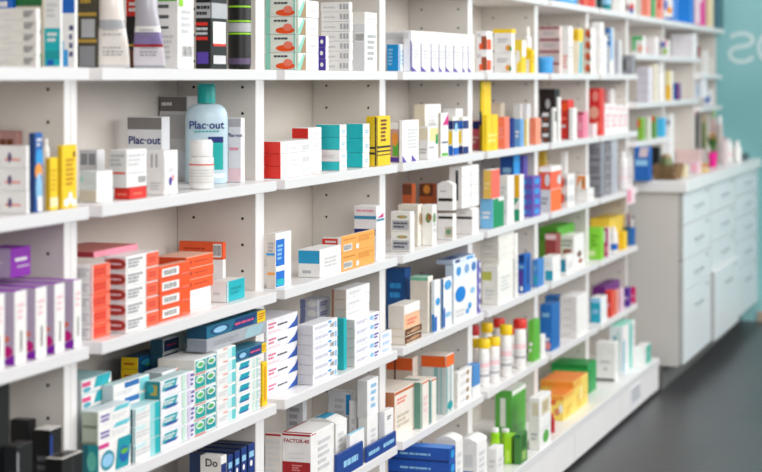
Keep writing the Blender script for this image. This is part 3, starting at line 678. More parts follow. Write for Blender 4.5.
s6 = B('E2', 'toothpaste box with a short teal patch, right stack', 234, 236.5, 261, 364, n=5, y0=-.046, c='w', L='#dfe8ea', T='w', nm=TP, depth=.085, dec='pF .1 .35 .55 .9 #13a0b4;pF .12 .3 .55 .45 #1c55a8;F .66 .05 .74 .95 #cfeadf;F .8 .05 .88 .95 #bfe0dc;tF .9 .1 .98 .9 lg 2')
B('E2', 'yellow-ended box standing at the bay end', 260, 262.5, 267.5, 363, y0=-.04, c='yel', L='#e0b70e', nm=TP, depth=.05, dec='F .3 .1 .7 .9 #e6a514')
B('E2', 'white and pink toothpaste box, rear left', 78, 82, 112, 381, n=6, y0=.02, c='w', L='#c9d2d4', T='#b9dde0', nm=TP, depth=.08, dec='F .02 .5 .3 .8 #e04f86;pF .4 .25 .98 .98 #1fb0bd;oF .05 .1 .3 .45 #58b0c6;F .75 .0 1 .3 #6fae52')
B('E2', 'white and blue toothpaste box, second row', 108, 114, 150, 386, n=5, y0=-.008, c='w', L='#c9d2d4', T='#d9edef', nm=TP, depth=.07, dec='F .3 .6 .7 .95 #2c6fb4;F .72 .1 1 .9 #7fd0d6;tF .05 .2 .6 .5 lg 2')
B('E2', 'yellow-ended navy toothpaste box, rear', 121, 138, 163, 358, n=6, y0=.11, c='#155a86', L='yel', T='#27506e', nm=TP, dec='tL .2 .3 .8 .6 #c04a1a 1;oF .06 .1 .7 .85 #0d2f66;oF .1 .22 .66 .72 #2f9ab8;F .3 .1 .95 .25 #5db04a')
B('E2', 'white and navy toothpaste box, rear middle', 150, 163, 208, 340, n=6, y0=.075, c='#e9eef0', L='#29566a', T='#dbe9ec', nm=TP, dec='F .02 .12 .34 .9 #17305c;tF .08 .4 .3 .6 #d23a66 1;F .7 .05 1 .95 #67c4cc;oF .4 .25 .6 .8 #a9d8dc')
f1 = B('E2', 'navy toothpaste box with a yellow end, low one', 233, 236, 266.5, 352.5, y0=-.04, on=s6, depth=.05, c='#1d6b8c', L='#1b4f6c', T='#3a7c94', nm=TP, dec='F .84 .0 1 1 yel;tF .86 .2 .98 .8 #c2641a 3;oF .06 .15 .36 .85 #12406e;oF .1 .25 .32 .75 lsky;pF .4 .1 .84 .9 #163a78;tF .45 .35 .78 .65 #e0507a 1')
f2 = B('E2', 'silver toothpaste box between the navy ones', 203, 207, 267, 340, y0=-.036, depth=.05, on=max(f1, s5), c='sil', L='#8e97a2', T='#c2c8ce', nm=TP, dec='tF .1 .3 .5 .7 mg 2;pF .6 .1 .95 .9 #9fc2cc')
B('E2', 'topmost navy toothpaste box with a yellow end', 203, 207, 266, 327, y0=-.034, depth=.05, on=f2, c='#1d6b8c', L='#1b4f6c', T='#2a6c84', nm=TP, dec='F .84 .0 1 1 yel;tF .86 .2 .98 .8 #c2641a 3;oF .06 .15 .36 .85 #12406e;oF .1 .25 .32 .75 lsky;pF .4 .1 .84 .9 #163a78;tF .45 .35 .78 .65 #e0507a 1')

B('E3', 'white carton with pink print and a blue wedge', None, 267, 298, 321, n=5, y0=-.005, depth=.1, c='#f3f2f6', L='#dcdbe0', dec='tF .05 .35 .3 .8 #e66a94 2;tF .34 .4 .66 .6 dtx 1;dF .66 .02 .99 .6 #1d5fc4;dF .8 .02 .99 .8 #174a9e;tF .05 .1 .4 .25 lpk 1')
B('E3', 'grey-ended white carton, middle stack', 297, 313.5, 338, 326, n=6, y0=-.046, c='#f4f4f8', L='#d0ced0', dec='tF .08 .45 .6 .75 #b9bcd0 2;bF .68 .15 .85 .7 dtx;oF .6 .72 .75 .95 sky;tL .2 .3 .6 .5 lg 1;F .88 .1 .95 .7 lsky')
B('E3', 'lilac-white carton behind the middle stack', 300, 318, 330, 300, n=7, y0=.05, c='#e8e8f2', L='#d6d6e2', dec='L .0 .0 .3 1 #8088b4;tF .2 .2 .8 .7 vio 2;oL .4 .2 .95 .9 w')
B('E3', 'thin turquoise carton on edge', 338, 344, 347, 319, y0=-.035, c='tq', L='#25b5bb', depth=.06)
e3 = B('E3', 'grey-ended white carton, right stack', 341, 355, 380, 320, n=5, y0=-.046, c='#f4f4f8', L='#d2cfcc', dec='L .0 .0 .12 1 #d89a6a;tF .08 .4 .5 .7 #b9bcd0 2;oF .6 .3 .75 .8 lsky;tF .78 .15 .95 .8 vio 2')
B('E3', 'pale carton on top of the right stack', 332, 346.5, 370, 290, n=3, y0=-.03, on=e3, c='#efeef0', L='#cdbfb6', dec='L .0 .0 .14 1 #a8684a;tF .1 .4 .6 .7 lg 1')
B('E3', 'small white carton at the bay end', 376, 380.5, 392, 334, n=3, y0=-.046, c='#f1f2f8', L='#dfe1ea', dec='tF .2 .3 .8 .7 lsky 2')

B('E4', 'dark blue box at the back left', 386, 405, 411, 269, y0=.05, c='#124a8c', L='#15508f', dec='tL .2 .5 .8 .8 sky 2')
e4 = B('E4', 'cream-ended carton with a brown front', 389, 405.5, 422, 330, n=2, y0=-.046, c='cream', L='#e8dfd2', F='#6d3f28', dec='F .0 .0 1 .12 cream;oF .3 .3 .9 .8 #b88a64;tF .1 .3 .6 .6 #d9b08a 1')
B('E4', 'cream carton with an orange end, lying on the brown ones', 388, 404, 420, 306, y0=-.04, on=e4, c='#ece7e0', L='#e6dfd6', F='#f0bf98', dec='F 0 .6 1 1 w;tF .2 .1 .8 .4 sal 2')
B('E4', 'tall cream box with a mint lid', 410, 428, 433, 277, y0=-.03, c='#e9e4d8', L='#e4dccd', T='mint', dec='L 0 .93 1 1 #79c7a6;tL .2 .2 .8 .5 ow 3')
B('E4', 'slim white box with a blue base', 431, 434.5, 440.5, 281, y0=-.046, c='w', L='#dfe8f2', dec='F 0 0 .4 .3 blue;oF .2 .5 .9 .65 sky;L .2 0 1 .35 #2b7cc4')
B('E4', 'white box with blue rings', 440, 443.5, 452, 279, y0=-.046, c='w', L='#b7d3ee', dec='F 0 0 .2 .4 blue;oF .15 .2 .9 .3 lsky;oF .1 .75 .9 .95 #4aa3e0;L .5 0 1 1 #2f78c0')
e5 = B('E4', 'white carton with a round blue emblem', 447, 454, 477, 281, n=1, y0=-.046, c='w', L='#dfe9f4', dec='oF .05 .45 .5 .82 #0f7fd6;oF .6 .2 .75 .36 sky;oF .5 .1 .64 .24 sky;tF .1 .1 .45 .3 lg 2;oF .7 .55 .9 .7 lsky')
e7 = B('E4', 'blue-spotted white carton on the emblem one', 445, 454, 477, 265, y0=-.046, on=e5, c='#e9f1f8', L='#cfe0f0', T='#9db3cc', dec='oF .1 .2 .3 .8 #3f95d8;oF .45 .2 .65 .8 #7fa9d8;oF .75 .2 .95 .8 #4a7fc0')
B('E4', 'violet checked carton at the bay end', 476, 477.5, 483, 262, n=5, y0=-.046, c='#7a72c0', L='#6a66b8', depth=.08, dec='oF .1 .2 .5 .8 #38389a;oF .5 .3 .9 .9 w')
B('E4', 'thin pale blue carton with a navy patch, on top', 436, 453, 475, 260.5, y0=-.044, on=e7, c='#dfe8f2', L='#b9c8dc', T='#8c9db8', dec='F .1 .2 .3 .8 navy;T .1 .3 .5 .8 navy;F .6 .2 .9 .8 sky')
e6 = B('E5', 'white carton with an olive label', 482, 498, 513, 266, y0=-.046, c='#f2f1ea', L='#edece4', dec='L .0 .62 .6 .84 #c2c45a;tL .2 .1 .8 .4 lg 3;tF .2 .3 .8 .7 lg 4')
B('E5', 'low grey-white carton on the olive-labelled one', 481, 499, 514, 233, n=4, y0=-.04, on=e6, c='#eceae4', L='#dbd8cf', dec='tL .1 .3 .7 .5 gr 1')
B('E5', 'tall slim white box', 511, 514.5, 518, 234, y0=-.046, c='w', dec='tF .2 .3 .8 .6 lg 3')
B('E5', 'tall blue box with navy panels', 518, 524.5, 531, 255, y0=-.046, c='#1660b8', L='#1c6cc6', dec='L 0 .8 1 1 #0d3f88;L .1 .2 .8 .6 vio;tL .2 .62 .9 .75 lsky 1;F .4 .2 .6 .9 navy;oL .3 .05 .8 .18 w')
B('E5', 'paler blue box beside the navy-panelled one', 532, 538, 544, 260, y0=-.046, c='#3f83cc', L='#4f8ed4', dec='oL .3 .1 .9 .45 #2aa9c0;tL .2 .6 .8 .8 lsky 2')
B('E6', 'white carton with a teal foot', 542, 553, 560.5, 257, y0=-.047, c='w', L='#e8eff0', dec='L .3 .0 1 .42 #1a98b4;tL .2 .6 .8 .8 lg 2')
B('E6', 'white carton with a teal square', 560, 566.5, 573.5, 256, y0=-.047, c='w', L='#eef0f0', dec='L .1 .15 .9 .8 #1b88a8;tF .2 .3 .8 .6 lg 2')
B('E6', 'dark red box behind the teal-footed one', 545, 556, 561, 234, y0=.01, c='#8e3a38', L='#97403c', dec='L 0 .85 1 1 lpk')
B('E6', 'white box with brown logo patches', 560, 574, 584.5, 236, y0=-.025, c='w', L='#e9e6e2', dec='L .2 .3 .8 .6 #9a5a4a;tL .1 .65 .9 .9 mg 2;oF .3 .3 .7 .5 brn;oF .4 .1 .8 .25 rust')
B('E6', 'green carton at the back', 539, 561, 578, 228, y0=.02, c='#5cae2c', L='#6fb83a', dec='L .0 .7 1 1 #4d9a26')
B('E7', 'lime green tall box', 587, 601, 604, 228, y0=-.047, c='#7fd02c', L='#8ad63a', dec='oL .1 .1 .6 .3 #d9efb0;tL .3 .4 .8 .8 #5fae1e 3')
B('E7', 'magenta and white box', 603, 608.5, 610.5, 228, y0=-.047, c='w', L='#c22c78', dec='L .0 .5 .5 .9 w;oL .4 .1 .9 .4 pk')
bottle('E7', 'white bottle with a blue label', 613.5, 8.5, 227, y=-.025, label='w', labz=(.08, .6), dec=[(.1, .35, 'blue')])
B('E7', 'broad yellow carton', 590, 610, 624, 219, y0=.01, c='#f0cf4c', L='#f2cd3e', dec='tL .2 .3 .9 .7 #d9a81e 3')
B('E7', 'small yellow box by the pen cup', 617, 624, 627, 232, y0=-.045, c='#f5cf20', L='#f3c51c')
def pen_cup():
    y = -.024; x, zt, Z = inv(633, 226, y); r = 5.6 * Z / FPX
    z0 = ZT['E']
    x = min(x, UPR[7] - PT - r - .003)
    root = empty('pen_cup', (x, y, z0 + .0008)); tag(root, 'blue cup of pens at the end of the fourth shelf, seventh bay', 'cup')
    H = zt - z0
    mb = MB(); m = M('#1c5fa8'); mi = M('#123c70')
    mb.lathe([(r * .9, 0, m), (r, H, m), (r * .86, H, mi), (r * .78, .01, mi)], None, seg=18); mb.build('cup_body', root, smooth=True)
    for dx, dy, tx, ty, h, c in ((-.3, .2, -.35, .1, .062, '#183a7a'), (.2, -.3, .3, -.2, .052, '#1d2f6a'), (.3, .3, .42, .1, .066, '#b0384c'), (-.1, -.2, -.1, -.3, .04, 'w')):
        p = MB(); p.tube([(dx * r, dy * r, .012), (dx * r + tx * r, dy * r + ty * r, H + h)], .0045, M(c))
        pen = bpy.data.objects.new('pen', p.mesh('pen')); COL.objects.link(pen); pen.location = (x, y, z0)
        tag(pen, {'#183a7a': 'navy pen leaning left', '#1d2f6a': 'dark blue pen leaning forward', '#b0384c': 'red pen leaning right', 'w': 'short white pen in the middle'}[c] + ' in the blue cup at the shelf end', 'pen')
pen_cup()

# ---- fifth shelf
B('F2', 'white packet with a black word on its side', 200, 221, 227, 457, y0=-.0, c='w', L='#e4e2dd', dec='F .0 .3 .9 .9 navy;F .1 .1 .8 .3 w', text=[('L', .55, .91, 'Do', .025, 'k')], nm='packet', cat='packet')
ROWOF('F2', 'navy packet with white marks, standing upright', [(228, 233), (235, 240), (241.5, 247), (248.5, 255)], (456, 445), y0=-.0, depth=.1, c='#15337e', L='#16305f', T='#0d1b3c', dec='F .1 .82 .8 .9 lsky;oF .2 .7 .6 .78 w;F .3 .2 .6 .6 #2a57b4', nm='packet', cat='packet')

B('F3', 'white box with a red top edge and red block', 282, 311, 334, 434.5, y0=-.045, c='w', L='#f1efee', T='w', dec='L 0 .955 1 1 #b0202c;F 0 .97 .2 1 #b0202c;T .0 .0 .08 1 #b0202c;T .0 .94 1 1 #b0202c;L .02 .1 .98 .52 #a81c26;tL .35 .36 .7 .48 #d98a8a 3;L .25 .58 .78 .585 gr;L .25 .66 .78 .665 gr;tF .3 .3 .85 .85 lg 5', text=[('L', .5, .87, 'FACTOR-40', .0135, 'dred')])
B('F3', 'striped white box with a red top edge', 265, 283, 285, 434, y0=.03, c='#e9e4e0', L='#e2dcd6', dec='L 0 .955 1 1 #b0202c;tL .02 .1 .98 .9 lg 8', T='#e9d8d4')
B('F3', 'arch-topped white box with a blue lid stripe', 303, 336, 347, 424, y0=-.01, c='w', L='#e6e4e0', T='#2f9fc6', dome=.014, dec='tF .2 .3 .7 .8 lg 4')
B('F3', 'tall grey box at the back', 286, 305, 309, 400, y0=.08, c='#bfc0c4', L='#b9babe', dec='tL .2 .6 .8 .9 mg 3')
B('F3', 'tall pale box with a blue corner strip', 328, 351, 355, 392, y0=.035, c='w', L='#cfd0d6', dec='L .78 .62 1 .95 #1a8fd0;tL .3 .6 .7 .9 gr 3')
B('F3', 'small white box with a pale blue lid', 346, 350, 364.5, 435, y0=-.04, c='w', L='#e6e6ea', T='#a9d8ee', dec='tF .2 .2 .8 .6 lg 3')
B('F3', 'slim white box in the middle', 349, 357, 360.5, 401, y0=.01, c='w', L='#f0f0f0', dec='tL .3 .2 .7 .7 lg 3')
f5 = B('F3', 'white box under the tall white carton', 358, 367.5, 378, 419, y0=-.03, c='w', L='#e9ebe8', dec='tF .3 .3 .8 .7 lg 3')
B('F3', 'tall white carton beside the upright', 357, 367.5, 378.5, 381, y0=-.03, on=f5, c='#f5f5f5', L='#dcdedb', dec='tF .3 .2 .8 .9 lsky 4')
B('F3', 'white box with a small dark print', 378, 385, 396.5, 412, y0=-.044, c='w', L='#e9e9ee', dec='tF .25 .75 .7 .86 dtx 2;F .1 .62 .9 .63 lg')
B('F3', 'blue shelf-edge strip with white words, left', 336, 337, 363.5, 455.5, y0=-.0535, depth=.008, c='#17408e', dec='tF .25 .25 .8 .7 lsky 1', nm='price_strip', cat='sign')
B('F3', 'blue shelf-edge strip with white words, right', 366, 367, 396.5, 447.5, y0=-.0535, depth=.008, c='#17408e', dec='tF .06 .25 .42 .7 lsky 1;tF .55 .25 .92 .7 lsky 1', nm='price_strip', cat='sign')

B('F4', 'cream box with an orange-brown side, in front', 389, 394.5, 418.5, 393, y0=-.022, c='#f0e6da', L='#b9764c', dec='F 0 .93 .9 1 #c8683a;tF .1 .7 .5 .85 sal 2;F .93 0 1 1 #6f9a8a;tF .1 .2 .6 .5 beige 3', depth=.1)
B('F4', 'cream box with a green edge', 418.5, 421, 429, 383, y0=-.046, c='#f1e9de', L='#5f8f80', dec='F 0 .95 1 1 #d26a38;F 0 0 .14 1 #5f9a88;tF .3 .3 .8 .7 lpk 3', depth=.1)
B('F4', 'thin cream box with a teal edge', 429, 430.5, 436.5, 380, y0=-.046, c='#f1e9de', L='#8fb8b4', dec='F 0 .95 1 1 #d26a38;F 0 0 .2 1 #7fb0ac', depth=.09)
B('F4', 'tall box with an orange top and teal stripes', 421, 446, 454, 356, y0=-.046, c='#dfe4e2', L='#cfd3cf', T='#d9cbbf', dec='L 0 .80 1 1 #e8601c;L .52 .0 .68 .8 #86aeb0;L .74 .0 .86 .8 #a7c4c4;F 0 .80 1 1 #f0701f;F .0 .0 .2 .8 #8fb4b4;F .5 0 .6 .8 #86aeb0;oF .2 .05 .8 .2 teal')
B('F4', 'beige box with an orange top at the back left', 386, 413, 418, 358, y0=.04, c='#ddd0c4', L='#d9c8ba', T='#c9b8a8', dec='L 0 .78 1 1 #e5642a;L .3 .3 .36 .95 #5a3a2a')
B('F4', 'low white carton at the right', 452, 458, 472, 373, n=4, y0=-.046, c='w', L='#ece8e2', dec='tF .2 .3 .7 .6 lg 2;oF .6 .2 .8 .8 tan')
f4 = B('F4', 'low white carton at the bay end', 472, 473, 480.5, 388, y0=-.046, c='w', depth=.08)
B('F4', 'small blue box on the low white one at the bay end', 465, 473.5, 480, 366, y0=-.045, on=f4, c='#4f8fcf', L='#5d97cf', dec='tL .2 .4 .8 .7 w 1')

def lotion(d, px, yt, y, cap, w=16):
    bottle('F5', d, px, w, yt, y=y, body='#f5f4f1', cap=cap, label='#eeecec', labz=(.12, .58), capfrac=.19, neck=.7, shoulder=.2, sy=.7, dec=[(.2, .26, 'gr'), (.32, .34, 'lg'), (.4, .5, 'lpk')], group='white lotion bottles with coloured caps, fifth shelf')
lotion('yellow-capped white bottle, front left', 483.5, 339, -.006, 'yel', 17)
lotion('yellow-capped white bottle, second in front', 494, 337, -.02, 'yel', 16)
lotion('yellow-capped white bottle, tall one right of the front pair', 506, 325, -.025, 'yel', 16)
lotion('red-capped white bottle, tall one at the right end', 520, 319, -.025, 'red', 17)
lotion('yellow-capped white bottle, tall one behind the front pair', 487, 323, .06, 'yel', 15)
lotion('red-capped white bottle behind, in the middle', 499, 318.5, .06, 'red', 15)
lotion('red-capped white bottle at the back left', 474, 325, .07, '#b81d20', 14)
lotion('red-capped white bottle, half hidden before the tall one', 512, 328, .04, 'red', 14)
lotion('yellow-capped white bottle, low one at the back left', 476, 339, .035, 'yel', 14)
B('F5', 'bright green box', 528, 534, 540, 321, y0=-.04, c='#5fb43a', L='#6abf42', dec='tL .2 .2 .8 .5 w 2')
B('F5', 'white carton at the bay end', 537, 541, 545.5, 336, n=2, y0=-.046, c='w', L='#f0ecec', dec='tL .1 .3 .9 .7 lpk 2')
B('F6', 'tall blue box with white print', 540, 552, 560, 305, y0=-.04, c='#1b6ab4', L='#1a6fc0', dec='tL .2 .1 .8 .3 w 2;tL .2 .7 .8 .85 lsky 1;oL .4 .02 .9 .2 #d98a8a')
B('F6', 'white carton with thin grey lines', 560, 577, 588.5, 297, n=5, y0=-.047, c='#f1f0ee', L='#e6e4e0', dec='tL .2 .3 .7 .5 gr 1')
B('F6', 'small blue box behind the white stack', 545, 557, 561, 296, y0=.06, c='#2a70b8', L='#2a70b8')
B('F7', 'turquoise-ended carton', 590, 601, 607, 298, y0=-.047, c='w', L='#1fa3bf', F='#eef3f4', dec='tL .2 .3 .8 .6 lsky 1;L 0 .8 1 1 lsky')
B('F7', 'dark violet carton behind', 592, 605, 620, 287, y0=.01, c='#6f2a80', L='#6a2478')
B('F7', 'red-orange box', 605, 611.5, 614.5, 291, y0=-.047, c='#ea4a34', L='#e84434', dec='tL .2 .3 .8 .6 pk 1')
B('F7', 'salmon box', 614, 616.5, 618.5, 290, y0=-.047, c='#f29a86', L='#f0907c')
B('F7', 'pale pink box', 618, 621.5, 624, 289, y0=-.047, c='#f0d3de', L='#ecc7d6', dec='tL .2 .3 .8 .6 pk 2')
B('F7', 'violet box near the shelf end', 623, 629, 631, 288, y0=-.047, c='#5a2a94', L='#5c2c98', dec='tL .2 .3 .8 .6 lil 1')
B('F7', 'magenta box at the shelf end', 630.5, 635.5, 638, 287, y0=-.047, c='#d41f6c', L='#d8246f', dec='tL .2 .3 .8 .6 pk 1')

# ---- bottom deck
B('G4', 'flat blue pack with a dark edge', 388, 450, 456, 449, n=5, y0=-.145, c='#1450a8', L='#1652b0', T='#3f7fd0', dec='tL .2 .35 .7 .6 lsky 1;L 0 .0 1 .12 #0c2f6e;oF .2 .2 .8 .8 sky', nm='pack', cat='pack')
B('G4', 'arch-topped white box, left one', 435, 456, 463, 441, y0=-.1, c='w', L='#e6e5e2', dome=.012, dec='tL .2 .5 .8 .8 lg 3;tF .2 .3 .8 .8 lg 4')
B('G4', 'arch-topped white box with a blue label', 456, 477, 487, 443, y0=-.125, c='w', L='#ebeae8', dome=.012, dec='L .3 .12 .85 .42 #2f6fb8;L .4 .5 .8 .75 lg;tF .2 .3 .8 .8 lg 4')
bottle('G5', 'lime green bottle with a white cap, left one', 495, 9.5, 428, y=-.06, body='lime', cap='w', capfrac=.12, neck=.7, shoulder=.06, label='#a6e02c', labz=(.2, .7))
bottle('G5', 'lime green bottle with a white cap, right one', 505.5, 9.5, 429, y=-.06, body='lime', cap='w', capfrac=.12, neck=.7, shoulder=.06, label='#a6e02c', labz=(.2, .7))
B('G4', 'white carton with faint print, before the lime bottles', 487, 497, 503.5, 449, y0=-.148, c='w', L='#f1f1ee', dec='tL .2 .4 .8 .7 lg 2;tF .2 .4 .8 .7 lg 2')
B('G5', 'tall green box with a white window', 495, 512, 526, 391, y0=-.025, c='#4fa43e', L='#5cb048', T='w', dec='L .3 .3 .62 .85 #e9efe4;F .2 .02 .8 .3 #3f8f34;F 0 .9 1 1 w;L 0 .0 1 .1 #2f7f2c')
B('G5', 'lime green upright box', 504, 511, 517, 437, y0=-.115, c='lime', L='#a2dc20', dec='L .2 .1 .8 .5 #c6ec5a')
B('G5', 'dark green upright box', 514, 520.5, 527.5, 435, y0=-.148, c='#3f7d38', L='#4a8a40', dec='F .2 .1 .8 .4 #9ac06a;L .0 .9 1 1 dgreen;F .3 .5 .7 .9 #2f5f2c')
g1 = B('G5', 'white box with a green leaf label', 529, 539.5, 551, 421, y0=-.148, c='w', L='#ebebe6', dec='oF .3 .1 .8 .55 #5fae4a;F .1 .6 .9 .65 lg;tL .2 .3 .8 .6 gr 2')
B('G5', 'white box with a beige window', 529, 539.5, 551, 398.5, y0=-.148, on=g1, c='w', L='#ecece8', dec='F .2 .15 .85 .82 #d8cfae;tF .3 .3 .75 .7 tan 3;L .3 .2 .9 .8 #dcd4bb')
bottle('G5', 'small red bottle', 552.5, 5, 414, y=-.115, body='#c22a34', cap='#d8434a', capfrac=.2)
B('G6', 'smaller yellow detergent box with an orange lid, in front', 541, 562, 574, 397, y0=-.1, c='#f4d566', L='#f6d867', T='#ee8a3c', dec='L 0 .8 1 1 #ee9a3c;pL .1 .62 .7 .82 #d9642c;oL .55 .2 .85 .5 #d98a5a;oL .8 .3 .98 .66 w;L .1 .06 .5 .3 #f0b040;tF .2 .1 .8 .5 #e6b83a 3;F 0 .8 1 1 #f0b44e')
B('G6', 'larger yellow detergent box with an orange lid', 540, 574, 588, 382, y0=-.1, c='#f4d566', L='#f5d25c', T='#ef8f45', dec='L 0 .8 1 1 #ee9a3c;F 0 .78 .5 1 #f0b44e;tF .2 .1 .8 .5 #e6b83a 3;F .4 .3 .6 .7 #f8e79a')
B('G6', 'large green box', 551, 588, 596.5, 365, y0=-.06, c='#1c9a48', L='#1f9f4c', T='#138a3c', dec='L 0 .85 1 1 #128038;L .1 .2 .7 .7 #37b05e;F .1 .0 .3 .8 #14803a')
B('G7', 'white upright pack with a dark foot', 596, 615, 618.5, 343, y0=-.1, c='#ecece8', L='#e9e9e6', dec='L .0 .0 1 .08 dg;tL .2 .45 .8 .55 gr 1;L .0 .72 1 .73 lg;oL .4 .28 .6 .36 gr')
B('G7', 'white box with teal stripes', 609, 623, 635, 327, y0=-.09, c='w', L='#e3edef', T='mint', dec='L .3 .0 .5 .8 #2f9fb0;L .62 .0 .7 .9 mint;F .5 .0 .75 1 #58c4b8;F .0 .0 .15 .7 #6fb8d0;tF .8 .4 .98 .9 lg 3')
B('G7', 'small white box with a teal front', 634, 643.5, 651, 348, y0=-.135, c='w', L='#f2f2f0', F='#45b3a0', T='w', dec='F 0 0 .3 1 w;tF .4 .3 .9 .6 mint 2')
def plinth_sign():
    y = DECK + .0005
    x0 = wx(631, y); x1 = wx(641, y); zt = wz(636, 385, y); zb = wz(636, 401, y)
    mb = MB(); mb.box((x0, y - .0015, zb), (x1, y + .003, zt), M('#dfe0e6'))
    for i in range(5):
        z = zb + (zt - zb) * (.15 + i * .17)
        mb.quad([(x0 + .02, y - .0022, z), (x1 - .03 - .03 * (i % 2), y - .0022, z), (x1 - .03 - .03 * (i % 2), y - .0022, z + .005), (x0 + .02, y - .0022, z + .005)], M('mg'))
    o = mb.build('paper_notice'); tag(o, 'small paper notice stuck on the plinth of the seventh bay', 'notice')
plinth_sign()
def shelf_tag():
    y = LIP - .004
    x0, x1 = wx(627, y), wx(635, y)
    x1 = min(x1, UPR[7] - .02)
    zt, zb = wz(631, 187, y), wz(631, 204, y)
    mb = MB(); mb.box((x0, y, zb), (x1, y + .0025, zt), M('#f3dfe6'))
    mb.quad([(x0 + .01, y - .0008, zb + .01), ((x0 + x1) / 2, y - .0008, zb + .01), ((x0 + x1) / 2, y - .0008, zt - .012), (x0 + .01, y - .0008, zt - .012)], M('#e88aa6'))
    o = mb.build('shelf_card'); tag(o, 'pink and white card hung on the edge of the third shelf, seventh bay', 'card')
shelf_tag()

# ================================================================== counter and the shelving above it
CF = -.25
CZT = 1.0
EX = 6.40
def counter():
    root = empty('countertop', (3.70, CF, .944)); tag(root, 'long white countertop on the drawer units at the far end', 'counter')
    mb = MB(); mb.box((-.02, -.022, 0), (EX - 3.70 - .002, BACK - CF, CZT - .944), M('#e9eaea', rough=.3, var=.015, scale=5), bev=.004); mb.build('worktop', root)
    mb = MB(); mb.box((-.02, -.0235, .001), (-.0205 + .003, -.0225, .002), WHITE)
    seams = [3.70, wx(711, CF), wx(735.5, CF), EX - .004]
    DW = M('#dfe5e8', rough=.35, var=.015, scale=5); SIDE_SHADED = M('#cfcdc8', rough=.5, var=.02, scale=4); HN = M('#9aa2a6', rough=.35, metal=.3)  # greige of the unit ends has their shade mixed into the colour
    names = ['first', 'middle', 'far']
    zs = [[.12, .465, .615, .785, .94], [.12, .485, .63, .785, .94], [.12, .40, .55, .69, .815, .94]]
    for k in range(3):
        a, b = seams[k] + .004, seams[k + 1] - .004
        root = empty('drawer_unit', (a, CF, 0)); tag(root, f'{names[k]} white drawer unit under the counter, counted from the shelves', 'cabinet', 'white drawer units under the counter')
        mb = MB(); W = b - a
        mb.box((0, .02, .115), (W, BACK - CF, .943), SIDE_SHADED, faces={'F': DARK}); mb.build('carcass', root)
        mb = MB(); mb.box((0, .1, 0), (W, BACK - CF, .115), M('#6f6f6d', rough=.5)); mb.build('plinth', root)
        for i in range(len(zs[k]) - 1):
            out = .02 if (k == 1 and i == 0) else 0.
            z0, z1 = zs[k][i] + .003, zs[k][i + 1] - .003
            mb = MB(); mb.box((.003, -.0 - out, z0), (W - .003, .0195, z1), DW, faces={'T': M('#f6f6f6'), 'L': M('#b9bcbc')}, bev=.0015)  # top painted as if lit, left side as if shaded
            d = mb.build('drawer', root)
            if out: d['label'] = 'drawer standing slightly open'
            mb = MB(); zc = (z0 + z1) / 2 if (z1 - z0) < .2 else z1 - .085; hw = min(.10, W * .17); y = -out
            mb.tube([(W * .5 - hw, y, zc), (W * .5 - hw, y - .016, zc), (W * .5 + hw, y - .016, zc), (W * .5 + hw, y, zc)], .0035, HN, seg=6)
            mb.build('handle', d)
            mb = MB(); mb.box((W * .82, y - .002, z1 - .03), (W * .88, y - .0002, z1 - .014), HN); mb.build('lock', d)
counter()

HZ = dict(A=1.791, P=1.607, Q=1.373, S=1.187, K=CZT)
HZ3 = dict(P=1.512, Q=1.325)
HU = [3.606, 4.567, 5.557, EX - .03]
def far_shelving():
    for k in range(3):
        a, b = HU[k], HU[k + 1]
        root = empty('wall_shelf_unit', (a, 0, CZT)); tag(root, f"{['first', 'middle', 'last'][k]} open shelf unit standing on the counter, from the long shelving", 'shelf', 'open shelf units on the counter')
        for nm, x in (('side_panel', 0 if k else .0), ('side_panel', b - a - .022)):
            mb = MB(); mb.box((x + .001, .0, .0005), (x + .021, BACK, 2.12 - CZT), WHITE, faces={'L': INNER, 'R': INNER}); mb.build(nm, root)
        mb = MB(); mb.box((.022, BACK, .0005), (b - a - .0225, BACK + .01, 2.12 - CZT), BACKM if k < 2 else M('#a79d92', var=.05)); mb.build('back_panel', root)  # last unit's dim interior is put into a darker back colour
        for r in 'APQS':
            if r == 'S' and k != 0: continue
            z = HZ[r] - CZT
            if k == 2 and r in 'PQ': z = HZ3[r] - CZT
            y0 = LIP if r == 'A' else -.04
            mb = MB(); mb.box((.0225, y0, z - .027), (b - a - .023, BACK - .0005, z), WHITE, faces={'F': WEDGE}, bev=.0015); mb.build('shelf', root)
far_shelving()

def Hb(r, d, xl, xe, xr, yt, n=1, y0=-.03, **k):
    pl = dict(A='top-right shelf above the counter', P='upper shelf above the counter', Q='middle shelf above the counter', S='low shelf above the counter', K='on the white counter')[r]
    return B('H1', d, xl, xe, xr, yt, n=n, y0=y0, zb=k.pop('zz', HZ[r]), place=pl, **k)
B('A7', 'white box with a red and blue roundel', 626, 634, 638, -22, y0=-.045, c='w', L='w', dec='oL .4 .02 1 .24 #2a62b4;oL .5 .12 1 .3 red;oL .0 .1 .35 .3 #8a4a5a')
Hb('A', 'salmon pink box, left of the green one', 641, 648, 651, -20, y0=-.05, c='#f2907c', L='#f08a76')
Hb('A', 'green narrow box', 650, 653.5, 655.5, -18, y0=-.05, c='#3fb878', L='#35b070')
Hb('A', 'salmon pink box, right of the green one', 655, 661, 663.5, -16, y0=-.05, c='#f4a08c', L='#f29a86', dec='dL .4 .3 1 .9 red')
Hb('A', 'blue, white and orange printed box', 664, 673, 677, -14, y0=-.05, c='#3a7fd8', L='w', dec='L 0 0 1 .1 blue;oL .3 .2 .9 .4 lor;oL .0 .3 .4 .6 #3f6fd0')
Hb('A', 'large plain blue box', 677, 690, 694, -12, y0=-.05, c='#127ad8', L='#147edc')
Hb('A', 'white box with a magenta edge', 694.5, 702.5, 706, -8, y0=-.05, c='#e03a90', L='#eee4ee', dec='L .7 .0 1 .7 #d8349a;L .0 0 1 .06 mag;L 0 .1 .2 1 lpk')
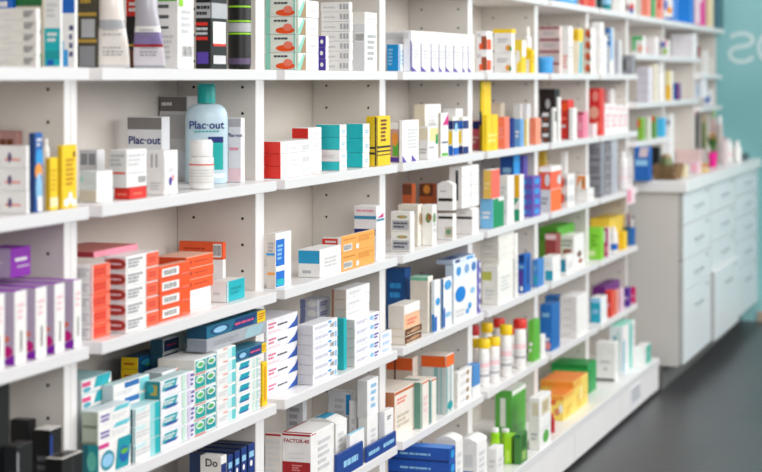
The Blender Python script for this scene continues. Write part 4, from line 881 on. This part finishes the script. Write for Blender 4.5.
Hb('A', 'cream book-like box', 706.5, 711.5, 713.5, -6, y0=-.05, c='cream', L='#efdcae')
Hb('A', 'dark teal tall box at the end', 714, 720.5, 723, -4, y0=-.05, c='#155058', L='#1b5a62', dec='L .6 .0 .75 1 lsky')

Hb('P', 'white box with a green top', 632, 643, 645.5, 36, c='w', L='#e6e6e2', dec='L .0 .78 1 1 #38b060;L .0 .2 .35 .8 #5fbf78;oL .5 .1 .95 .5 #f0a590')
Hb('P', 'pale white box with a pinkish side', 645, 655, 659, 37, c='#efe9e9', L='#ece6e6', dec='oL .0 .1 .4 .5 lpk')
Hb('P', 'small box with blue and lime patches', 661, 667.5, 670, 40, c='w', L='#e9e4ea', dec='L .0 .55 .6 .85 blue;oL .3 .05 1 .5 #8fc43a;oL .6 .6 1 1 pk')
Hb('P', 'large white blank box', 671, 693, 697, 34, c='#f1f0f2', L='#e6e5ea', dec='L .3 .0 .32 1 lg')
Hb('P', 'dark red slim box', 697, 699, 700.5, 46, c='#8e3038', L='#8e3038')
Hb('Q', 'lilac-white flat carton', 637, 649, 653, 67, n=4, c='#e4e0ea', L='#d9d6e2', dec='L .0 .0 1 .15 #a9a2b8;tL .1 .4 .9 .7 gr 1')
Hb('Q', 'cream tall box at the left', 649.5, 655.5, 658, 64, c='#efe8d4', L='#efe6cf')
bottle('H1', 'white bottle with a sloping shoulder', 660, 9, 60, y=.0, zb=HZ['Q'], place='middle shelf above the counter', capfrac=.3, neck=.4, shoulder=.2, sy=.8)
Hb('Q', 'yellow and white box', 665.5, 671, 673, 71, c='w', L='#f0e3a4', dec='L .0 .0 1 .5 #f2bd10')
Hb('Q', 'navy blue small box', 673, 679, 681, 83, c='#1b4f9e', L='#1b53a4', dec='L .8 0 1 1 red')
Hb('Q', 'white box with pale blue bars', 681, 703, 707, 72, c='#f1f2f6', L='#eceef4', dec='L .12 .1 .2 .6 #4a7fc4;L .5 .1 .58 .55 lsky;L .72 .1 .8 .5 lsky')
B('H1', 'white upright book', 701, 706.5, 708, 51, y0=-.02, zb=HZ3['P'], c='w', L='#f0f0ee', nm='book', cat='book', place='far end of the upper counter shelf')
B('H1', 'cream-white book beside the upright one', 708.5, 711.5, 712.8, 57, y0=-.02, zb=HZ3['P'], c='ow', L='#e6e4dc', nm='book', cat='book', place='far end of the upper counter shelf')
Hb('S', 'dark grey flat-topped box at the back', 630, 646, 650, 109, y0=.09, c='#6d6f72', L='#77797c')
Hb('S', 'lime green box with an orange spot', 637, 642.5, 645, 118, c='#7fb83a', L='#86b83a', dec='oL .0 .55 .5 .95 oran')
Hb('S', 'white and green slim box', 646, 649.5, 651, 117, c='w', L='#d9e6c8')
Hb('S', 'green box with a red top', 651, 655, 657, 116, c='#5f9a4a', L='#6a9a4c', dec='L 0 .75 1 1 #e0553a')
Hb('S', 'sky blue box', 657, 663, 666, 118, c='#3fb4e6', L='#47bbea')
KP = 'on the white counter'
Hb('K', 'tall white box with a navy spot', 664.5, 671, 674, 114, y0=.02, c='w', L='#eeeff2', dec='oL .4 .78 .8 .9 navy')
Hb('K', 'blue box with a pale band', 634, 649, 652, 147, y0=-.1, c='#1a62b4', L='#1c66b8', dec='L .1 .45 .9 .62 lsky;pL .3 .7 1 .98 #d9c9d0')
Hb('K', 'black upright box', 650.5, 659, 661, 147, y0=-.06, c='#17181a', L='#1b1c1e')
Hb('K', 'small yellow box', 700, 706, 709, 170, y0=-.22, c='#f0c050', L='#f2c860')
Hb('K', 'cream box by the basket', 680, 686, 688, 165, y0=-.2, c='#e6d8b4', L='#e2d4ae')
Hb('K', 'pink and white small box', 690, 698, 701, 162, y0=-.2, c='#e6c4cc', L='#e2bac8', dec='oL .2 .2 .7 .8 pk')
Hb('K', 'pale pink carton leaning at the back', 676, 700, 706, 150, y0=-.04, c='#e9cfcf', L='#dfc3c0')
Hb('K', 'white carton at the back of the counter', 683, 707, 712, 142, y0=.05, c='#e6e2e0', L='#d9d6d4')
bottle('H1', 'tall brown-green bottle at the back', 704, 6, 114, y=-.02, zb=CZT, place=KP, body='#7f8a5c', cap='#b9a27a')
bottle('H1', 'tall pinkish bottle at the back', 714, 6.5, 110, y=-.1, zb=CZT, place=KP, body='#cfb3b0', cap='#8fb87a')
bottle('H1', 'tall black bottle at the back', 696, 6, 106, y=.04, zb=CZT, place=KP, body='k', cap='mag')
bottle('H1', 'tall grey bottle at the back', 720, 6, 116, y=-.14, zb=CZT, place=KP, body='#b9b3b0', cap='w')
B('H1', 'white pack with a blue band', 703, 711.5, 713, 90, y0=-.02, zb=HZ3['Q'], c='w', L='#e6e9ee', dec='L .2 .2 .8 .6 #2f62b4', nm='pack', cat='pack', place='far end of the middle counter shelf')
bottle('H1', 'teal bottle at the back', 690, 7, 124, y=.04, zb=CZT, place=KP, body='dteal', cap='w')
bottle('H1', 'white bottle near the far wall', 729, 7, 139, y=-.17, zb=CZT, place=KP, body='w', cap='w', label='w', dec=[(.3, .4, 'lpk')])
bottle('H1', 'pinkish bottle near the far wall', 724.5, 6, 137, y=-.19, zb=CZT, place=KP, body='#dccdd0', cap='#c9a9ae')
bottle('H1', 'white bottle at the counter front', 737, 9, 141, y=-.2, zb=CZT, place=KP, body='w', cap='w', capfrac=.25)
Hb('K', 'small dark tray', 739, 745, 749, 154, y0=-.22, c='#4a5a60', L='#55666c')
Hb('K', 'low orange box', 700, 709, 713, 164.5, y0=-.15, c='#f0a850', L='#f0b060')

def basket():
    y = -.15; x, zt, Z = inv(668, 164, y); z0 = CZT
    H = zt - z0; hw, hd = .11, .06
    q = fit('H1', x - hw, x + hw, y - hd, y + hd, z0, zt + .01, 'basket')
    if not q: return
    x = (q[0] + q[1]) / 2; y = (q[2] + q[3]) / 2; hw = (q[1] - q[0]) / 2 - .004; hd = (q[3] - q[2]) / 2 - .004
    root = empty('wicker_basket', (x, y, z0)); tag(root, 'brown wicker basket on the near end of the white counter', 'basket')
    mb = MB(); m1, m2 = M('#9c7b54', rough=.8, var=.2, scale=60), M('#7d6040', rough=.8, var=.2, scale=60)
    n = 7
    for k in range(n):
        z = H * (k + .5) / n; f = .86 + .14 * k / (n - 1)
        mb.tube([(-hw * f, -hd * f, z), (hw * f, -hd * f, z), (hw * f, hd * f, z), (-hw * f, hd * f, z), (-hw * f, -hd * f, z)], H / n * .52, m1 if k % 2 else m2, seg=6)
    mb.box((-hw * .86, -hd * .86, 0.0005), (hw * .86, hd * .86, .006), m2)
    mb.build('basket_body', root)
    j = MB(); m = M('#6f7a4c', var=.2)
    j.lathe([(.03, 0, m), (.034, .06, m), (.026, .1, M('tan')), (.02, .115, M('brn'))], None, seg=14)
    jo = j.build('jar', None, (x - hw * .45, y, z0 + .008), smooth=True); tag(jo, 'olive green jar standing in the wicker basket on the counter', 'jar')
basket()
def potted_plant():
    y = -.16; x, zt, Z = inv(711, 152, y); r = 5.2 * Z / FPX
    q = fit('H1', x - r, x + r, y - r, y + r, CZT, zt + .02, 'pot')
    if not q: return
    x = (q[0] + q[1]) / 2; y = (q[2] + q[3]) / 2; r = min(r, (q[1] - q[0]) / 2 - .001)
    root = empty('potted_plant', (x, y, CZT)); tag(root, 'magenta pot with a yellow flowering plant on the white counter', 'plant')
    H = zt - CZT
    mb = MB(); m = M('#e01a8c'); s = M('#4a3526')
    mb.lathe([(r * .7, 0, m), (r, H, m), (r * .88, H, s), (r * .86, H * .9, s)], None, seg=18); mb.build('flower_pot', root, smooth=True)
    rr = random.Random(5)
    mb = MB(); g = [M('#3f6f34', var=.2), M('#587f3a', var=.2)]
    for i in range(26):
        a = rr.random() * 6.28; h = .03 + .07 * rr.random(); o = r * (.3 + 1.3 * rr.random())
        p0 = Vector((0, 0, H * .9)); p2 = Vector((o * math.cos(a), o * math.sin(a), H + h)); s_ = Vector((-math.sin(a), math.cos(a), 0)) * .011
        mid = (p0 + p2) / 2 + Vector((0, 0, .02))
        mb.quad([p0, mid - s_, p2, mid + s_], g[i % 2])
    mb.build('leaves', root)
    mb = MB(); yl = M('#f0b428')
    for i in range(9):
        a = rr.random() * 6.28; o = r * (.2 + .9 * rr.random()); c = Vector((o * math.cos(a), o * math.sin(a), H + .06 + .04 * rr.random()))
        for k in range(6):
            b = k * math.pi / 3; d1 = Vector((math.cos(b), math.sin(b), .35)) * .014; d2 = Vector((math.cos(b + .9), math.sin(b + .9), .35)) * .014
            mb.quad([c, c + d1, c + (d1 + d2) * .75, c + d2], yl)
    mb.build('flowers', root)
potted_plant()

# ================================================================== room
def floor_mat():
    m = bpy.data.materials.new('slate_floor_tiles'); m.use_nodes = True; nt = m.node_tree; b = nt.nodes['Principled BSDF']
    tc = nt.nodes.new('ShaderNodeTexCoord'); mp = nt.nodes.new('ShaderNodeMapping')
    br = nt.nodes.new('ShaderNodeTexBrick'); br.offset = .5
    br.inputs['Scale'].default_value = 1.; br.inputs['Brick Width'].default_value = 1.2; br.inputs['Row Height'].default_value = .6; br.inputs['Mortar Size'].default_value = .003
    nz = nt.nodes.new('ShaderNodeTexNoise'); nz.inputs['Scale'].default_value = 3; nz.inputs['Detail'].default_value = 6
    br.inputs['Color1'].default_value = lin('#434345') + [1]; br.inputs['Color2'].default_value = lin('#4a494b') + [1]; br.inputs['Mortar'].default_value = lin('#3c3c3e') + [1]
    mx = nt.nodes.new('ShaderNodeMixRGB'); mx.blend_type = 'MULTIPLY'; mx.inputs['Fac'].default_value = .25
    nt.links.new(tc.outputs['Object'], mp.inputs['Vector']); nt.links.new(mp.outputs['Vector'], br.inputs['Vector']); nt.links.new(tc.outputs['Object'], nz.inputs['Vector'])
    nt.links.new(br.outputs['Color'], mx.inputs['Color1']); nt.links.new(nz.outputs['Color'], mx.inputs['Color2']); nt.links.new(mx.outputs['Color'], b.inputs['Base Color'])
    b.inputs['Roughness'].default_value = .38; b.inputs['Specular IOR Level'].default_value = .45
    return m
mb = MB(); mb.box((-7, -6, -.05), (EX, BACK + .012, -.0005), floor_mat()); struct(mb.build('floor'))
mb = MB(); mb.box((-7, BACK + .013, 0), (EX, BACK + .12, 3.0), M('#e4e1dc', var=.02, scale=3)); struct(mb.build('wall_back'))
def far_wall():
    m = bpy.data.materials.new('frosted_teal_glass'); m.use_nodes = True; nt = m.node_tree; b = nt.nodes['Principled BSDF']
    tc = nt.nodes.new('ShaderNodeTexCoord'); nz = nt.nodes.new('ShaderNodeTexNoise'); nz.inputs['Scale'].default_value = 1.1; nz.inputs['Detail'].default_value = 1
    rp = nt.nodes.new('ShaderNodeValToRGB'); rp.color_ramp.elements[0].position = .3; rp.color_ramp.elements[1].position = .7
    rp.color_ramp.elements[0].color = lin('#74a9ac') + [1]; rp.color_ramp.elements[1].color = lin('#8dbfc2') + [1]
    nt.links.new(tc.outputs['Object'], nz.inputs['Vector']); nt.links.new(nz.outputs['Fac'], rp.inputs['Fac']); nt.links.new(rp.outputs['Color'], b.inputs['Base Color'])
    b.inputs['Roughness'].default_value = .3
    nt.links.new(rp.outputs['Color'], b.inputs['Emission Color']); b.inputs['Emission Strength'].default_value = .15  # faint glow added to lift the panel's brightness
    root = struct(empty('wall_far', (EX, 0, 0)))
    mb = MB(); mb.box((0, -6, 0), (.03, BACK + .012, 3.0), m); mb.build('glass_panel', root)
    lm = M('#cfe4e6', rough=.5, var=.02)
    mb = MB()
    for ch, pa, pb in (('S', 727, 756), ('O', 756, 786)):
        ya, yb_ = [next(y for y in [CY + 3 - i * .002 for i in range(3000)] if True and (lambda s, y: 381 + FPX * (s * SA - (y - CY) * CA) / (s * CA + (y - CY) * SA))(EX - CX - .002, y) >= p) for p in (pa, pb)]
        Z = (EX - CX) * CA + ((ya + yb_) / 2 - CY) * SA
        zt = CZ - (31 - 79) / FPX * Z; zb = CZ - (64 - 79) / FPX * Z
        # stroke path of the letter, mirrored because it is read from outside
        cy, cz, hw, hh = (ya + yb_) / 2, (zt + zb) / 2, abs(ya - yb_) / 2 * .82, (zt - zb) / 2 * .86
        P = []
        if ch == 'O':
            P = [(math.cos(2 * math.pi * i / 36), math.sin(2 * math.pi * i / 36)) for i in range(37)]
        else:
            for i in range(17): a = math.radians(20 + i * (225 / 16)); P.append((.95 * math.cos(a), .54 + .46 * math.sin(a)))
            for i in range(17): a = math.radians(65 - i * (225 / 16)); P.append((math.cos(a), -.46 + .54 * math.sin(a)))
        pts = [Vector((-.003, cy + hw * u, cz + hh * v)) for u, v in P]     # +u runs towards the shelves: reversed reading
        wd = .0125
        for i in range(len(pts) - 1):
            def nrm(j):
                d = (pts[min(j + 1, len(pts) - 1)] - pts[max(j - 1, 0)]); return Vector((0, -d.z, d.y)).normalized() * wd
            mb.quad([pts[i] - nrm(i), pts[i + 1] - nrm(i + 1), pts[i + 1] + nrm(i + 1), pts[i] + nrm(i)], lm)
    mb.build('lettering', root)
far_wall()
mb = MB(); mb.box((EX - .018, -6, 0), (EX - .001, CF - .0005 + .0, .06), M('#b9ab98', var=.03)); struct(mb.build('baseboard_far'))

# ================================================================== light and camera
w = bpy.data.worlds.new('World'); scn.world = w; w.use_nodes = True
bg = w.node_tree.nodes['Background']; bg.inputs['Color'].default_value = (1, .99, .98, 1); bg.inputs['Strength'].default_value = .45
def area(nm, loc, rot, sx, sy, e, col=(1, 1, 1)):
    l = bpy.data.lights.new(nm, 'AREA'); l.shape = 'RECTANGLE'; l.size = sx; l.size_y = sy; l.energy = e; l.color = col
    o = bpy.data.objects.new(nm, l); COL.objects.link(o); o.location = loc; o.rotation_euler = rot; return o
area('aisle_ceiling_light', (-.6, -1.7, 2.9), (math.radians(25), 0, 0), 4.4, .8, 26, (1, .99, .975))
area('aisle_ceiling_light', (3.6, -1.7, 2.9), (math.radians(25), 0, 0), 4.4, .8, 32, (1, .99, .975))
area('shop_ceiling_light', (1.6, -4.8, 2.75), (math.radians(62), 0, 0), 7.0, 2.2, 230, (1, .99, .975))
area('left_fill_light', (-5.0, -3.4, 2.6), (math.radians(62), 0, math.radians(-55)), 2.6, 2.0, 92, (1, .99, .978))  # unseen fill added at the left to brighten left-facing sides

cam = bpy.data.cameras.new('Camera'); co = bpy.data.objects.new('Camera', cam); COL.objects.link(co)
co.location = (CX, CY, CZ)
co.rotation_euler = (math.radians(90), 0, -math.atan2(CA, SA) + 0.0)
cam.sensor_width = 36; cam.lens = 36 * FPX / 762; cam.shift_y = -157 / 762; cam.clip_start = .05
cam.dof.use_dof = True; cam.dof.focus_distance = 4.75; cam.dof.aperture_fstop = 3.4
scn.camera = co
scn.view_settings.view_transform = 'Standard'
scn.view_settings.look = 'None'
scn.view_settings.exposure = 0.06
if DEV: print('ITEMS', COUNT[0])
